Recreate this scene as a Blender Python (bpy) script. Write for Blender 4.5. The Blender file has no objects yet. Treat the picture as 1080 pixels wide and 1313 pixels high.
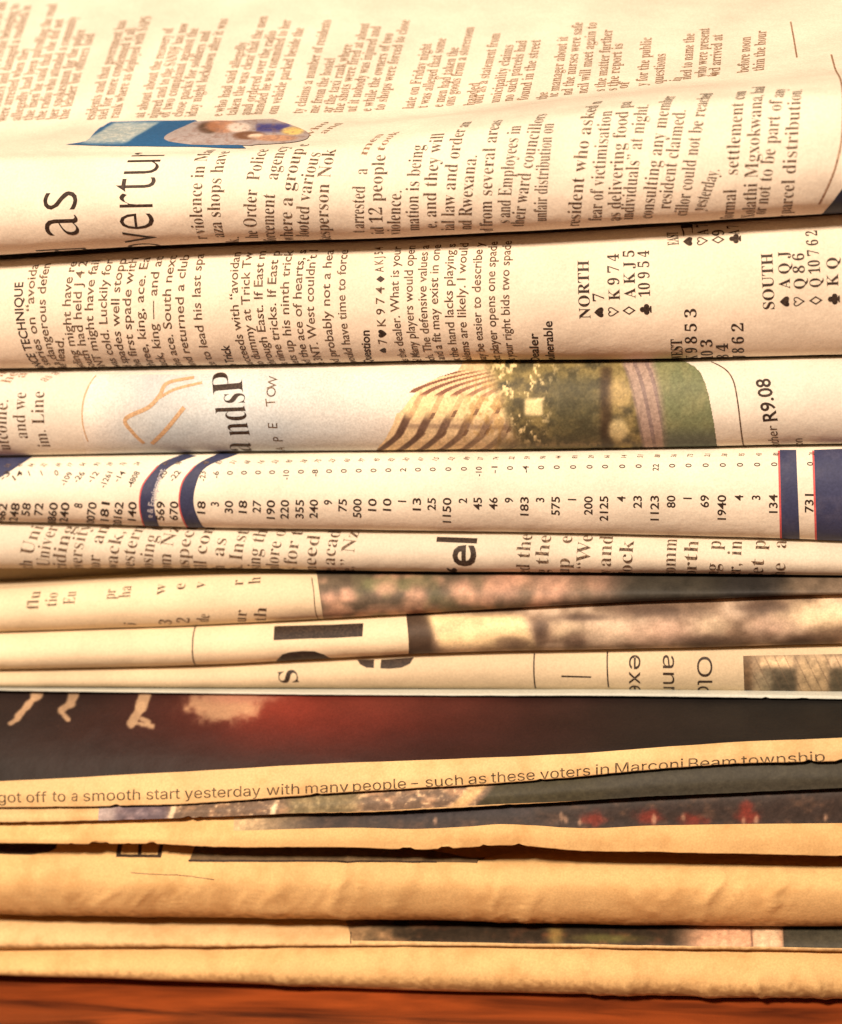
import bpy, math, random
import numpy as np
from mathutils import Matrix, Vector, Euler

random.seed(7)
rng = np.random.default_rng(7)
SC = bpy.context.scene
COL = SC.collection
MM = 0.001

# ------------------------------------------------------------------ camera
FPX, DIST, PITCH, YAW, ROLL = 2300.0, 0.320, math.radians(18), math.radians(11.5), 0.0887
fwd = Vector((-math.sin(YAW) * math.cos(PITCH), math.cos(YAW) * math.cos(PITCH), -math.sin(PITCH)))
right = fwd.cross(Vector((0, 0, 1))).normalized()
up = right.cross(fwd).normalized()
# roll: the phone was held a few degrees off level
cr, sr = math.cos(ROLL), math.sin(ROLL)
right, up = right * cr - up * sr, up * cr + right * sr


def _ray(px, py):
    return fwd + right * ((px - 540) / FPX) - up * ((py - 656.5) / FPX)


def _hit(o, px, py, Y):
    d = _ray(px, py)
    return o + d * ((Y - o.y) / d.y)


CAM = -fwd * DIST
CAM.z -= _hit(CAM, 540, 1271, -0.0145).z          # the table top is z = 0


def at(px, py, Ymm):
    """world point, Ymm millimetres behind the front of the stack, seen at a pixel of the photo"""
    return _hit(CAM, px, py, Ymm * MM)


cam = bpy.data.cameras.new('camera')
camo = bpy.data.objects.new('camera', cam)
COL.objects.link(camo)
camo.matrix_world = Matrix((( right.x, up.x, -fwd.x, CAM.x), (right.y, up.y, -fwd.y, CAM.y),
                            (right.z, up.z, -fwd.z, CAM.z), (0, 0, 0, 1)))
cam.sensor_fit = 'VERTICAL'
cam.sensor_height = 24
cam.lens = 24 * FPX / 1313
cam.clip_start = 0.01
cam.clip_end = 20
cam.dof.use_dof = True
cam.dof.focus_distance = 0.313
cam.dof.aperture_fstop = 8.8
SC.camera = camo

# ------------------------------------------------------------------ light
W = bpy.data.worlds.new('World')
SC.world = W
W.use_nodes = True
W.node_tree.nodes['Background'].inputs[0].default_value = (1.0, 0.62, 0.34, 1)
W.node_tree.nodes['Background'].inputs[1].default_value = 0.12


def area(name, loc, target, size, power, col):
    l = bpy.data.lights.new(name, 'AREA')
    l.shape = 'DISK'
    l.size = size
    l.energy = power
    l.color = col
    o = bpy.data.objects.new(name, l)
    COL.objects.link(o)
    o.location = loc
    o.rotation_euler = (Vector(target) - Vector(loc)).to_track_quat('-Z', 'Y').to_euler()
    return o


area('room_lamp', (-0.16, -0.66, 0.74), (0.02, 0, 0.09), 0.14, 17.3, (1.0, 0.80, 0.615))

SC.view_settings.view_transform = 'Standard'
SC.view_settings.look = 'None'
SC.view_settings.exposure = 0
SC.view_settings.gamma = 1


# ------------------------------------------------------------------ small helpers
def lin(c):
    c = np.asarray(c, float) / 255
    return np.where(c <= 0.04045, c / 12.92, ((c + 0.055) / 1.055) ** 2.4)


def L3(r, g, b):
    v = lin((r, g, b))
    return (float(v[0]), float(v[1]), float(v[2]), 1)


_NT = rng.random((256, 256))


def vnoise(x, y, seed=0):
    x = np.asarray(x, float) + seed * 17.3
    y = np.asarray(y, float) + seed * 9.1
    xi = np.floor(x).astype(int); yi = np.floor(y).astype(int)
    fx = x - xi; fy = y - yi
    fx = fx * fx * (3 - 2 * fx); fy = fy * fy * (3 - 2 * fy)
    g = lambda a, b: _NT[a % 256, b % 256]
    return (g(xi, yi) * (1 - fx) + g(xi + 1, yi) * fx) * (1 - fy) + (g(xi, yi + 1) * (1 - fx) + g(xi + 1, yi + 1) * fx) * fy


def fbm(x, y, seed=0, o=4):
    r = 0; a = 0.5; t = 0
    for k in range(o):
        r = r + a * vnoise(x * 2 ** k, y * 2 ** k, seed + k); t += a; a *= 0.5
    return r / t


def curve1(xs, vs, x):
    """smooth curve through (xs, vs), straight beyond its ends"""
    xs = np.asarray(xs, float); vs = np.asarray(vs, float); x = np.asarray(x, float)
    m = np.gradient(vs, xs)
    i = np.clip(np.searchsorted(xs, x) - 1, 0, len(xs) - 2)
    h = xs[i + 1] - xs[i]
    t = (x - xs[i]) / h
    tc = np.clip(t, 0, 1)
    r = ((2 * tc ** 3 - 3 * tc ** 2 + 1) * vs[i] + (tc ** 3 - 2 * tc ** 2 + tc) * h * m[i]
         + (-2 * tc ** 3 + 3 * tc ** 2) * vs[i + 1] + (tc ** 3 - tc ** 2) * h * m[i + 1])
    r = np.where(x < xs[0], vs[0] + m[0] * 0.7 * (x - xs[0]), r)
    r = np.where(x > xs[-1], vs[-1] + m[-1] * 0.7 * (x - xs[-1]), r)
    return r


# ------------------------------------------------------------------ materials
def paper_grain(nt, col_socket, amount=0.10, seed=0.0):
    """returns a colour socket: the colour with fine newsprint grain and broad uneven toning"""
    tc = nt.nodes.new('ShaderNodeTexCoord')
    n1 = nt.nodes.new('ShaderNodeTexNoise'); n1.inputs['Scale'].default_value = 2600; n1.inputs['Detail'].default_value = 2
    n2 = nt.nodes.new('ShaderNodeTexNoise'); n2.inputs['Scale'].default_value = 60; n2.inputs['Detail'].default_value = 4
    mp = nt.nodes.new('ShaderNodeMapping'); mp.inputs['Location'].default_value = (seed, seed * 0.7, 0)
    nt.links.new(tc.outputs['Object'], mp.inputs[0])
    nt.links.new(mp.outputs[0], n1.inputs[0]); nt.links.new(mp.outputs[0], n2.inputs[0])
    r1 = nt.nodes.new('ShaderNodeMapRange'); r1.inputs[1].default_value = 0.3; r1.inputs[2].default_value = 0.7
    r1.inputs[3].default_value = 1 - amount; r1.inputs[4].default_value = 1 + amount * 0.6
    nt.links.new(n1.outputs[0], r1.inputs[0])
    r2 = nt.nodes.new('ShaderNodeMapRange'); r2.inputs[1].default_value = 0.3; r2.inputs[2].default_value = 0.7
    r2.inputs[3].default_value = 0.84; r2.inputs[4].default_value = 1.03
    nt.links.new(n2.outputs[0], r2.inputs[0])
    m = nt.nodes.new('ShaderNodeMath'); m.operation = 'MULTIPLY'
    nt.links.new(r1.outputs[0], m.inputs[0]); nt.links.new(r2.outputs[0], m.inputs[1])
    v = nt.nodes.new('ShaderNodeVectorMath'); v.operation = 'SCALE'
    if isinstance(col_socket, tuple):
        v.inputs[0].default_value = col_socket[:3]
    else:
        nt.links.new(col_socket, v.inputs[0])
    nt.links.new(m.outputs[0], v.inputs['Scale'])
    return v.outputs[0], n1, n2, mp


def bump(nt, b, mp, s1=0.45, s2=0.5):
    n3 = nt.nodes.new('ShaderNodeTexNoise'); n3.inputs['Scale'].default_value = 1500; n3.inputs['Detail'].default_value = 3
    nt.links.new(mp.outputs[0], n3.inputs[0])
    n4 = nt.nodes.new('ShaderNodeTexNoise'); n4.inputs['Scale'].default_value = 190; n4.inputs['Detail'].default_value = 3
    nt.links.new(mp.outputs[0], n4.inputs[0])
    b1 = nt.nodes.new('ShaderNodeBump'); b1.inputs['Strength'].default_value = s1; b1.inputs['Distance'].default_value = 0.00006
    b2 = nt.nodes.new('ShaderNodeBump'); b2.inputs['Strength'].default_value = s2; b2.inputs['Distance'].default_value = 0.0006
    nt.links.new(n3.outputs[0], b1.inputs['Height']); nt.links.new(n4.outputs[0], b2.inputs['Height'])
    nt.links.new(b2.outputs[0], b1.inputs['Normal']); nt.links.new(b1.outputs[0], b.inputs['Normal'])


def mat_paper(name, rgb, seed=0.0, grain=0.10, edge=None, blotch=0.0):
    m = bpy.data.materials.new(name); m.use_nodes = True
    nt = m.node_tree; b = nt.nodes['Principled BSDF']
    c, n1, n2, mp = paper_grain(nt, L3(*rgb), grain, seed)
    if blotch:
        nb = nt.nodes.new('ShaderNodeTexNoise'); nb.inputs['Scale'].default_value = 130; nb.inputs['Detail'].default_value = 5
        nb.inputs['Roughness'].default_value = 0.65
        nt.links.new(mp.outputs[0], nb.inputs[0])
        rb = nt.nodes.new('ShaderNodeMapRange'); rb.inputs[1].default_value = 0.48; rb.inputs[2].default_value = 0.72; rb.inputs[4].default_value = blotch
        nt.links.new(nb.outputs[0], rb.inputs[0])
        mb = nt.nodes.new('ShaderNodeMix'); mb.data_type = 'RGBA'
        nt.links.new(rb.outputs[0], mb.inputs['Factor']); nt.links.new(c, mb.inputs['A']); mb.inputs['B'].default_value = L3(176, 128, 74)
        c = mb.outputs['Result']
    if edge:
        # brown speckle mixed into the paper colour in a band along the fold
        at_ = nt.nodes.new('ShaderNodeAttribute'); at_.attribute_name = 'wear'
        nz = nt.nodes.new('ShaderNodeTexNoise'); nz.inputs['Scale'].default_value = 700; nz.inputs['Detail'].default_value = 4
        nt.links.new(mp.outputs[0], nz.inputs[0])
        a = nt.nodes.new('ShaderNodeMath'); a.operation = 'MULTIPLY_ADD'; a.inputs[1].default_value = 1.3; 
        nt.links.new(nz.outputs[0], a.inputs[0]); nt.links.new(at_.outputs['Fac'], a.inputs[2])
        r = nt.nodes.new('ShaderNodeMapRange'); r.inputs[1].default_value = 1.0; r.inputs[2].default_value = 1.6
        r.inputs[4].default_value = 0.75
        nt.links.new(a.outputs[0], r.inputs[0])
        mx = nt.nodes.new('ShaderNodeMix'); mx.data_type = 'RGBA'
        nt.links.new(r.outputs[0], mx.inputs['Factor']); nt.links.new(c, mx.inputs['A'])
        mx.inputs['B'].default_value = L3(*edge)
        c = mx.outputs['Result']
    nt.links.new(c, b.inputs['Base Color'])
    b.inputs['Roughness'].default_value = 0.72
    b.inputs['Specular IOR Level'].default_value = 0.18
    bump(nt, b, mp)
    return m


def mat_ink(name, rgb, under, fade=0.25):
    """thin newspaper ink: paper shows through it unevenly"""
    m = bpy.data.materials.new(name); m.use_nodes = True
    nt = m.node_tree; b = nt.nodes['Principled BSDF']
    c, n1, n2, mp = paper_grain(nt, L3(*rgb), 0.2)
    r = nt.nodes.new('ShaderNodeMapRange'); r.inputs[1].default_value = 0.40; r.inputs[2].default_value = 0.72
    r.inputs[3].default_value = 0.0; r.inputs[4].default_value = fade
    nt.links.new(n1.outputs[0], r.inputs[0])
    mx = nt.nodes.new('ShaderNodeMix'); mx.data_type = 'RGBA'
    nt.links.new(r.outputs[0], mx.inputs['Factor']); nt.links.new(c, mx.inputs['A']); mx.inputs['B'].default_value = L3(*under)
    nt.links.new(mx.outputs['Result'], b.inputs['Base Color'])
    b.inputs['Roughness'].default_value = 0.6
    b.inputs['Specular IOR Level'].default_value = 0.2
    return m


def mat_picture(name):
    m = bpy.data.materials.new(name); m.use_nodes = True
    nt = m.node_tree; b = nt.nodes['Principled BSDF']
    a = nt.nodes.new('ShaderNodeAttribute'); a.attribute_name = 'print'
    c, n1, n2, mp = paper_grain(nt, a.outputs['Color'], 0.16)
    nt.links.new(c, b.inputs['Base Color'])
    b.inputs['Roughness'].default_value = 0.6
    b.inputs['Specular IOR Level'].default_value = 0.2
    bump(nt, b, mp)
    return m


NEW = (232, 221, 203)
OLD = (222, 188, 136)
M_NEW = [mat_paper('newsprint_%s' % n, c, s) for n, c, s in
         (('cream', NEW, 0), ('warm', (230, 216, 196), 1.3), ('grey', (224, 216, 202), 2.1), ('pale', (234, 224, 206), 3.7))]
M_GREY = mat_paper('newsprint_dull', (214, 203, 184), 4.2)
M_WHITE = mat_paper('newsprint_white', (200, 202, 192), 5.2)
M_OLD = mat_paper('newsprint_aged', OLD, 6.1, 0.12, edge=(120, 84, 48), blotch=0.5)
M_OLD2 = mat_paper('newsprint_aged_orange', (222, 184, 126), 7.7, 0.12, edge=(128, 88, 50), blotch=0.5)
M_INK = mat_ink('ink_black', (48, 36, 30), (150, 125, 100), 0.12)
M_INKL = mat_ink('ink_body_text', (70, 50, 38), (190, 165, 135), 0.45)
M_INKP = mat_ink('ink_upper_text', (138, 104, 82), (210, 186, 156), 0.55)
M_INKC = mat_ink('ink_caption', (62, 50, 36), (190, 160, 118), 0.4)
M_GOLD = mat_ink('ink_gold', (196, 160, 122), (214, 186, 150), 0.3)
M_WINK = mat_ink('ink_white', (190, 185, 190), (150, 150, 170), 0.3)
M_PIC = mat_picture('printed_picture')
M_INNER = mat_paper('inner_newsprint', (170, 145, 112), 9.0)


# ------------------------------------------------------------------ objects
def tag(o, label=None, cat=None, group=None, kind=None):
    for k, v in (('label', label), ('category', cat), ('group', group), ('kind', kind)):
        if v: o[k] = v
    return o


def mesh_obj(name, verts, faces, mat, parent=None, smooth=True, attr=None, attrname='print', ftype='FLOAT_COLOR'):
    me = bpy.data.meshes.new(name)
    verts = np.asarray(verts, np.float32); faces = np.asarray(faces, np.int32)
    n, k = faces.shape
    me.vertices.add(len(verts)); me.vertices.foreach_set('co', verts.ravel())
    me.loops.add(n * k); me.loops.foreach_set('vertex_index', faces.ravel())
    me.polygons.add(n); me.polygons.foreach_set('loop_start', np.arange(0, n * k, k, dtype=np.int32))
    me.polygons.foreach_set('use_smooth', np.full(n, smooth))
    me.update(calc_edges=True); me.validate()
    if attr is not None:
        at_ = me.attributes.new(attrname, ftype, 'POINT')
        at_.data.foreach_set('color' if ftype == 'FLOAT_COLOR' else 'value', np.asarray(attr, np.float32).ravel())
    me.materials.append(mat)
    o = bpy.data.objects.new(name, me); COL.objects.link(o)
    if parent: o.parent = parent
    return o


def grid_faces(nc, nr):
    i = np.arange(nc - 1)[:, None]; j = np.arange(nr - 1)[None, :]
    a = i * nr + j
    return np.stack([a, a + nr, a + nr + 1, a + 1], -1).reshape(-1, 4)


PX = [0, 270, 540, 810, 1080]
_xin = np.arange(-0.084, 0.0841, 0.0007)
XC = np.concatenate([np.linspace(-0.160, -0.087, 22), _xin, np.linspace(0.087, 0.160, 22)])


class Sheet:
    """A bent sheet of newsprint: columns at constant X, rows evenly spaced along the bend.
    rows: list of (Ymm, pys) read off the photo at the five stations, or (Ymm, 'z', X[], z[])."""

    def __init__(s, rows, ref, da=0.3, amp=0.12, seed=1, rowsub=8, front=None, xc=None, rev=False, crumple=0.0):
        s.X = XC if xc is None else xc
        nc = len(s.X)
        if rev: rows = rows[::-1]
        P = np.zeros((len(rows), nc, 2))
        for k, r in enumerate(rows):
            if r[1] == 'z':
                P[k, :, 0] = np.asarray(r[0]) * MM; P[k, :, 1] = curve1(r[2], r[3], s.X)
            else:
                pts = [at(px, py, r[0]) for px, py in zip(r[2] if len(r) > 2 else PX, r[1])]
                P[k, :, 0] = r[0] * MM
                P[k, :, 1] = curve1([p.x for p in pts], [p.z for p in pts], s.X)
        # spline along the profile (centripetal-ish Catmull-Rom)
        K = len(rows); out = []
        for k in range(K - 1):
            p0 = P[max(k - 1, 0)]; p1 = P[k]; p2 = P[k + 1]; p3 = P[min(k + 2, K - 1)]
            d1 = np.linalg.norm(p2 - p1, axis=1, keepdims=True) + 1e-9
            d0 = np.linalg.norm(p1 - p0, axis=1, keepdims=True) + 1e-9
            d2 = np.linalg.norm(p3 - p2, axis=1, keepdims=True) + 1e-9
            m1 = (p2 - p0) / (d0 + d1) * d1 if k > 0 else (p2 - p1)
            m2 = (p3 - p1) / (d1 + d2) * d1 if k < K - 2 else (p2 - p1)
            for t in np.arange(rowsub) / rowsub:
                out.append((2*t**3-3*t**2+1)*p1 + (t**3-2*t**2+t)*m1 + (-2*t**3+3*t**2)*p2 + (t**3-t**2)*m2)
        out.append(P[-1])
        Q = np.stack(out, 1)                     # col,row,2
        seg = np.linalg.norm(np.diff(Q, axis=1), axis=2)
        A = np.concatenate([np.zeros((nc, 1)), np.cumsum(seg, 1)], 1)
        A -= A[:, ref * rowsub][:, None]
        lo = A[:, 0].max(); hi = A[:, -1].min()
        fr = front if front else (lo, hi)
        lo2 = max(lo, fr[0]); hi2 = min(hi, fr[1])
        s.av = np.arange(lo2, hi2, da * MM)
        extra_lo = np.linspace(lo, lo2, 10)[:-1] if lo2 - lo > 2e-3 else np.array([])
        extra_hi = np.linspace(hi2, hi, 16)[1:] if hi - hi2 > 2e-3 else np.array([hi])
        allv = np.concatenate([extra_lo, s.av, extra_hi])
        s.off = len(extra_lo)
        G = np.zeros((nc, len(allv), 3))
        for c in range(nc):
            G[c, :, 0] = s.X[c]
            G[c, :, 1] = np.interp(allv, A[c], Q[c, :, 0])
            G[c, :, 2] = np.interp(allv, A[c], Q[c, :, 1])
        # waviness of handled paper
        xx = s.X[:, None] * 1000 + np.zeros(len(allv)); aa = allv[None, :] * 1000 + np.zeros((nc, 1))
        n = (fbm(xx / 22, aa / 40, seed, 3) - 0.5) * 2.2 + (fbm(xx / 5, aa / 26, seed + 5, 3) - 0.5) * 0.5
        G[:, :, 1] += n * amp * MM
        G[:, :, 2] += (fbm(xx / 16, aa / 60, seed + 9, 2) - 0.5) * amp * 1.2 * MM
        if crumple:
            # short sharp folds running down the bend, as in often-handled paper
            xw = xx + (fbm(aa / 9, xx / 60, seed + 3, 3) - 0.5) * 9
            rid = 1 - np.abs(fbm(xw / 11, aa / 50, seed + 2, 2) - 0.5) * 7
            msk = np.clip((fbm(xx / 26, aa / 15, seed + 4, 2) - 0.42) * 5, 0, 1)
            rid2 = 1 - np.abs(fbm(xw / 3.2, aa / 16, seed + 6, 2) - 0.5) * 6
            dz = (np.clip(rid, 0, 1) ** 2 * msk + 0.35 * np.clip(rid2, 0, 1) ** 2 * msk) * crumple * MM
            G[:, :, 1] -= dz; G[:, :, 2] += 0.3 * dz
        if rev:
            # cut edge: slightly ragged, with a few nicks
            xr = s.X * 1000
            t = fbm(xr / 0.7, xr * 0 + seed, seed, 3) * 0.5
            t = t + 1.3 * np.clip((fbm(xr / 2.2, xr * 0 + 3, seed + 8, 2) - 0.74) * 9, 0, 1)
            f = np.clip(t / 3, 0, 1)[:, None]
            G[:, 0] = G[:, 0] * (1 - f) + G[:, 3] * f; G[:, 1] = np.where(f > 1/3, G[:, 0] * 0.6 + G[:, 3] * 0.4, G[:, 1]); G[:, 2] = np.where(f > 2/3, G[:, 0] * 0.3 + G[:, 3] * 0.7, G[:, 2])
        s.rev = rev
        s.G = G; s.allv = allv
        s.N = s.normals(G)
        s.F = G[:, s.off:s.off + len(s.av)]; s.FN = s.N[:, s.off:s.off + len(s.av)]
        d = s.F.reshape(-1, 3) - np.array(CAM)
        z = d @ np.array(fwd)
        s.ppx = (540 + FPX * (d @ np.array(right)) / z).reshape(s.F.shape[:2])
        s.ppy = (656.5 - FPX * (d @ np.array(up)) / z).reshape(s.F.shape[:2])
        # rows that face the lens can be looked up by pixel
        v = (s.FN * (s.F - np.array(CAM))).sum(-1)
        s.fac = v < 0

    @staticmethod
    def normals(G):
        du = np.gradient(G, axis=0); dv = np.gradient(G, axis=1)
        n = np.cross(du, dv)
        return n / (np.linalg.norm(n, axis=2, keepdims=True) + 1e-12)

    def sa(s, px, py):
        D = (s.ppx - px) ** 2 + (s.ppy - py) ** 2 + np.where(s.fac, 0, 60)
        i, j = np.unravel_index(np.argmin(D), D.shape)
        i = min(max(i, 1), s.F.shape[0] - 2); j = min(max(j, 1), s.F.shape[1] - 2)
        jx = (s.ppx[i+1, j] - s.ppx[i-1, j]) / 2; jy = (s.ppy[i, j+1] - s.ppy[i, j-1]) / 2
        kx = (s.ppx[i, j+1] - s.ppx[i, j-1]) / 2; ky = (s.ppy[i+1, j] - s.ppy[i-1, j]) / 2
        d = [0.0, 0.0]
        d[0] = np.clip((px - s.ppx[i, j]) / jx, -1, 1)
        if abs(jy) > 0.15:
            d[1] = np.clip((py - s.ppy[i, j] - ky * d[0]) / jy, -60 if s.rev and j < 3 else -0.6, 0.6)
        fi = i + d[0]; fj = j + d[1]
        return np.array([np.interp(fi, np.arange(len(s.X)), s.X), s.av[0] + fj * (s.av[1] - s.av[0])])

    def pos(s, S, A, lift=0.05):
        S = np.asarray(S); A = np.asarray(A)
        fi = np.clip(np.interp(S, s.X, np.arange(len(s.X))), 0, len(s.X) - 1.001)
        fj = np.clip((A - s.av[0]) / (s.av[1] - s.av[0]), 0, len(s.av) - 1.001)
        i = fi.astype(int); j = fj.astype(int); u = (fi - i)[..., None]; v = (fj - j)[..., None]
        def bl(T): return (T[i, j]*(1-u) + T[i+1, j]*u)*(1-v) + (T[i, j+1]*(1-u) + T[i+1, j+1]*u)*v
        return bl(s.F) + bl(s.FN) * lift * MM

    def build(s, name, mat, parent, thick=0.14, wear=None, label=None):
        nc, nr = s.G.shape[:2]
        A = s.allv[None, :] + np.zeros((nc, 1))
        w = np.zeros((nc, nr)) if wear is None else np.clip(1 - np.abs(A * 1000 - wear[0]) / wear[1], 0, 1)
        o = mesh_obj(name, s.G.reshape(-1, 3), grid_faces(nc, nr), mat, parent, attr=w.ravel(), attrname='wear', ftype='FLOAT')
        md = o.modifiers.new('thickness', 'SOLIDIFY'); md.thickness = thick * MM; md.offset = -1
        if label: o['label'] = label
        return o


def fold_rows(Yf, r, pyt, pyb, Yt, p=1.05, ybd=0.6, back=120, drop=0.0):
    """cross-section of a folded newspaper: back along the bottom, round the fold, back along the top"""
    T = [at(px, py, Yt) for px, py in zip(PX, pyt)]
    B = [at(px, py, Yf + ybd * r) for px, py in zip(PX, pyb)]
    Xs = [t.x for t in T]
    zt = np.array([t.z for t in T])
    zb = np.array([b.z for b in B])
    zb = np.maximum(zb, 0.0004)
    zc = (zt + zb) / 2; h = (zt - zb) / 2
    rows = [(Yf + back, 'z', Xs, zb + 0.25 * MM), (Yf + r + 12, 'z', Xs, zb + 0.15 * MM)]
    for d in (-90, -72, -54, -36, -18, 0, 18, 36, 54, 72, 90):
        a = math.radians(d)
        cy = abs(math.cos(a)) ** p if abs(d) < 90 else 0
        sz = math.copysign(abs(math.sin(a)) ** p, a)
        rows.append((Yf + r * (1 - cy), 'z', Xs, zc + h * sz))
    if drop:
        rows += [(Yf + r + 3, 'z', Xs, zt - 0.35 * drop * MM)]
    rows += [(Yf + r + 12, 'z', Xs, zt + (0.1 - drop) * MM), (Yf + back, 'z', Xs, zt - drop * MM)]
    return rows


def fold(Yf, r, pyt, pyb, Yt, seed, amp=0.12, crumple=0.0, **k):
    sh = Sheet(fold_rows(Yf, r, pyt, pyb, Yt, **k), ref=7, seed=seed, amp=amp, front=(-0.022, 0.024), crumple=crumple)
    sh.zz = (Yf, r, pyt, pyb, k)
    return sh


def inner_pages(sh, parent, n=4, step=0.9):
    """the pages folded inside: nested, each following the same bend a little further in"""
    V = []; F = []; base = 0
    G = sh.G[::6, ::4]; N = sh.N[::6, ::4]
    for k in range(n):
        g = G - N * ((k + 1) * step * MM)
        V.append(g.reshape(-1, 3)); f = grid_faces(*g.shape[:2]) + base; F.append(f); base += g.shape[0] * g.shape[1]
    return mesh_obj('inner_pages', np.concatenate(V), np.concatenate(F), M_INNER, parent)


def newspaper(label, loc):
    e = bpy.data.objects.new('newspaper', None); COL.objects.link(e)
    e.empty_display_size = 0.01
    tag(e, label, 'newspaper', 'folded newspapers piled in one stack')
    return e


# ------------------------------------------------------------------ print
_tc = bpy.data.curves.new('type', 'FONT'); _to = bpy.data.objects.new('type', _tc); COL.objects.link(_to)
_tc.resolution_u = 3


def serif(t):
    o = ''
    for c in t:
        if 'A' <= c <= 'Z': o += chr(0x1D400 + ord(c) - 65)
        elif 'a' <= c <= 'z': o += chr(0x1D41A + ord(c) - 97)
        elif '0' <= c <= '9': o += chr(0x1D7CE + ord(c) - 48)
        else: o += c
    return o


_INT = None
try:
    _INT = bpy.data.fonts.load(bpy.utils.system_resource('DATAFILES') + '/fonts/Inter.woff2')
except Exception:
    pass
_BF = _tc.font
STY = {'thin': (False, -0.014), 'serifm': (True, 0.0), 'inter': (False, 0.0), 'interb': (False, 0.012), 'serif': (True, -0.0095), 'serifb': (True, 0.0), 'sans': (False, 0.010), 'sansb': (False, 0.016),
       'light': (False, -0.012), 'plain': (False, 0.0), 'num': (False, 0.012)}
_cache = {}


def type_tris(t, style):
    if (t, style) in _cache: return _cache[(t, style)]
    sf, off = STY[style]
    _tc.body = serif(t) if sf else t
    _tc.offset = off
    _tc.font = _INT if (_INT and style.startswith('inter')) else _BF
    dg = bpy.context.evaluated_depsgraph_get(); dg.update()
    ev = _to.evaluated_get(dg); me = ev.to_mesh()
    me.calc_loop_triangles()
    v = np.zeros(len(me.vertices) * 3); me.vertices.foreach_get('co', v); v = v.reshape(-1, 3)[:, :2]
    t_ = np.zeros(len(me.loop_triangles) * 3, int); me.loop_triangles.foreach_get('vertices', t_)
    r = v[t_].reshape(-1, 3, 2)
    ev.to_mesh_clear()
    _cache[(t, style)] = r
    return r


def split(T, lim):
    """halve triangles until none is longer than lim (so that print follows the bend)"""
    done = []
    for _ in range(14):
        e = np.stack([T[:, 1] - T[:, 0], T[:, 2] - T[:, 1], T[:, 0] - T[:, 2]], 1)
        l = np.linalg.norm(e, axis=2); k = l.argmax(1); big = l.max(1) > lim
        done.append(T[~big]); T = T[big]; k = k[big]
        if not len(T): break
        i = np.arange(len(T)); a = T[i, k]; b = T[i, (k+1) % 3]; c = T[i, (k+2) % 3]; m = (a + b) / 2
        T = np.concatenate([np.stack([a, m, c], 1), np.stack([m, b, c], 1)])
    else:
        done.append(T)
    return np.concatenate(done)


def line_tris(sh, t, p0, p1, em, style='serif', upx=None, turn=1, fit=True, slant=0.5):
    if len(t) == 1 and fit != 'force': fit = False
    """one line of type whose baseline runs from pixel p0 to pixel p1; em in photo pixels"""
    a = sh.sa(*p0); b = sh.sa(*p1)
    if hasattr(sh, 'ytop') and p1[1] < p0[1] - 20:
        # do not measure type on the part that turns away under the sheet above
        yt = float(np.interp(p1[0], PX, sh.ytop)) + 8
        if p1[1] < yt: b = sh.sa(p1[0], yt)
    if abs(p1[1] - p0[1]) > 38 and abs(b[1] - a[1]) > 1e-3:
        # a straight line of type, aligned on its middle part; its ends bend with the paper
        k = lambda f: sh.sa(p0[0] + (p1[0] - p0[0]) * f, p0[1] + (p1[1] - p0[1]) * f)
        c0 = k(0.2); c1 = k(0.8)
        if abs(c1[1] - c0[1]) > 1e-3:
            g = (c1[0] - c0[0]) / (c1[1] - c0[1])
            a = np.array([c0[0] + g * (a[1] - c0[1]), a[1]]); b = np.array([c0[0] + g * (b[1] - c0[1]), b[1]])
    head, main, tail = '', t, ''
    if '^' in main: head, main = main.split('^')
    if '|' in main: main, tail = main.split('|')
    t = head + main + tail
    T = type_tris(t, style)
    x0 = T[..., 0].min(); x1 = T[..., 0].max()
    d = b - a; Ln = np.linalg.norm(d)
    if Ln < 1e-5: d = np.array([0, 3e-4]); Ln = 3e-4
    d = d / Ln
    # size of a photo pixel at this place
    q = sh.pos(a[0], a[1], 0); z = (q - np.array(CAM)) @ np.array(fwd)
    h = em * z / FPX
    n = np.array([-d[1], d[0]]) * turn
    if abs(d[1]) > abs(d[0]):
        sx = np.array([-1.0 if d[1] > 0 else 1.0, 0]); n = n * (1 - slant) + sx * slant; n /= np.linalg.norm(n)
    sx = Ln / (x1 - x0) if fit else h
    if head or tail:
        # only the part between ^ and | is measured on the photo; the rest runs on at the same set width
        m = type_tris(main.strip(), style); w = m[..., 0].max() - m[..., 0].min()
        sx = Ln / w
        hw = 0.0
        if head:
            hm = type_tris((head + main).strip(), style); hw = (hm[..., 0].max() - hm[..., 0].min()) - w
        x0 = x0 + hw
    u = (T[..., 0] - x0) * sx if fit else Ln / 2 + (T[..., 0] - (x0 + x1) / 2) * sx; v = T[..., 1] * h
    return a + u[..., None] * d + v[..., None] * n


def ink(sh, tris, name, mat, parent, lift=0.05, lim=0.8, label=None):
    T = split(np.concatenate(tris), lim * MM)
    P = sh.pos(T[..., 0], T[..., 1], lift).reshape(-1, 3)
    # keep every triangle facing outwards
    F = np.arange(len(P)).reshape(-1, 3)
    e = np.cross(T[:, 1] - T[:, 0], T[:, 2] - T[:, 0]); F[e < 0] = F[e < 0][:, ::-1]
    o = mesh_obj(name, P, F, mat, parent, smooth=False)
    if label: o['label'] = label
    return o


def lines(sh, L, em, style, name, mat, parent, label=None, **k):
    return ink(sh, [line_tris(sh, t, (x0, y0), (x1, y1), em, style, **k) for t, x0, y0, x1, y1 in L], name, mat, parent, label=label)


def Z(ox, oy, sc, L):
    return [(t, ox + a / sc, oy + b / sc, ox + c / sc, oy + d / sc) for t, a, b, c, d in L]


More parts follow.
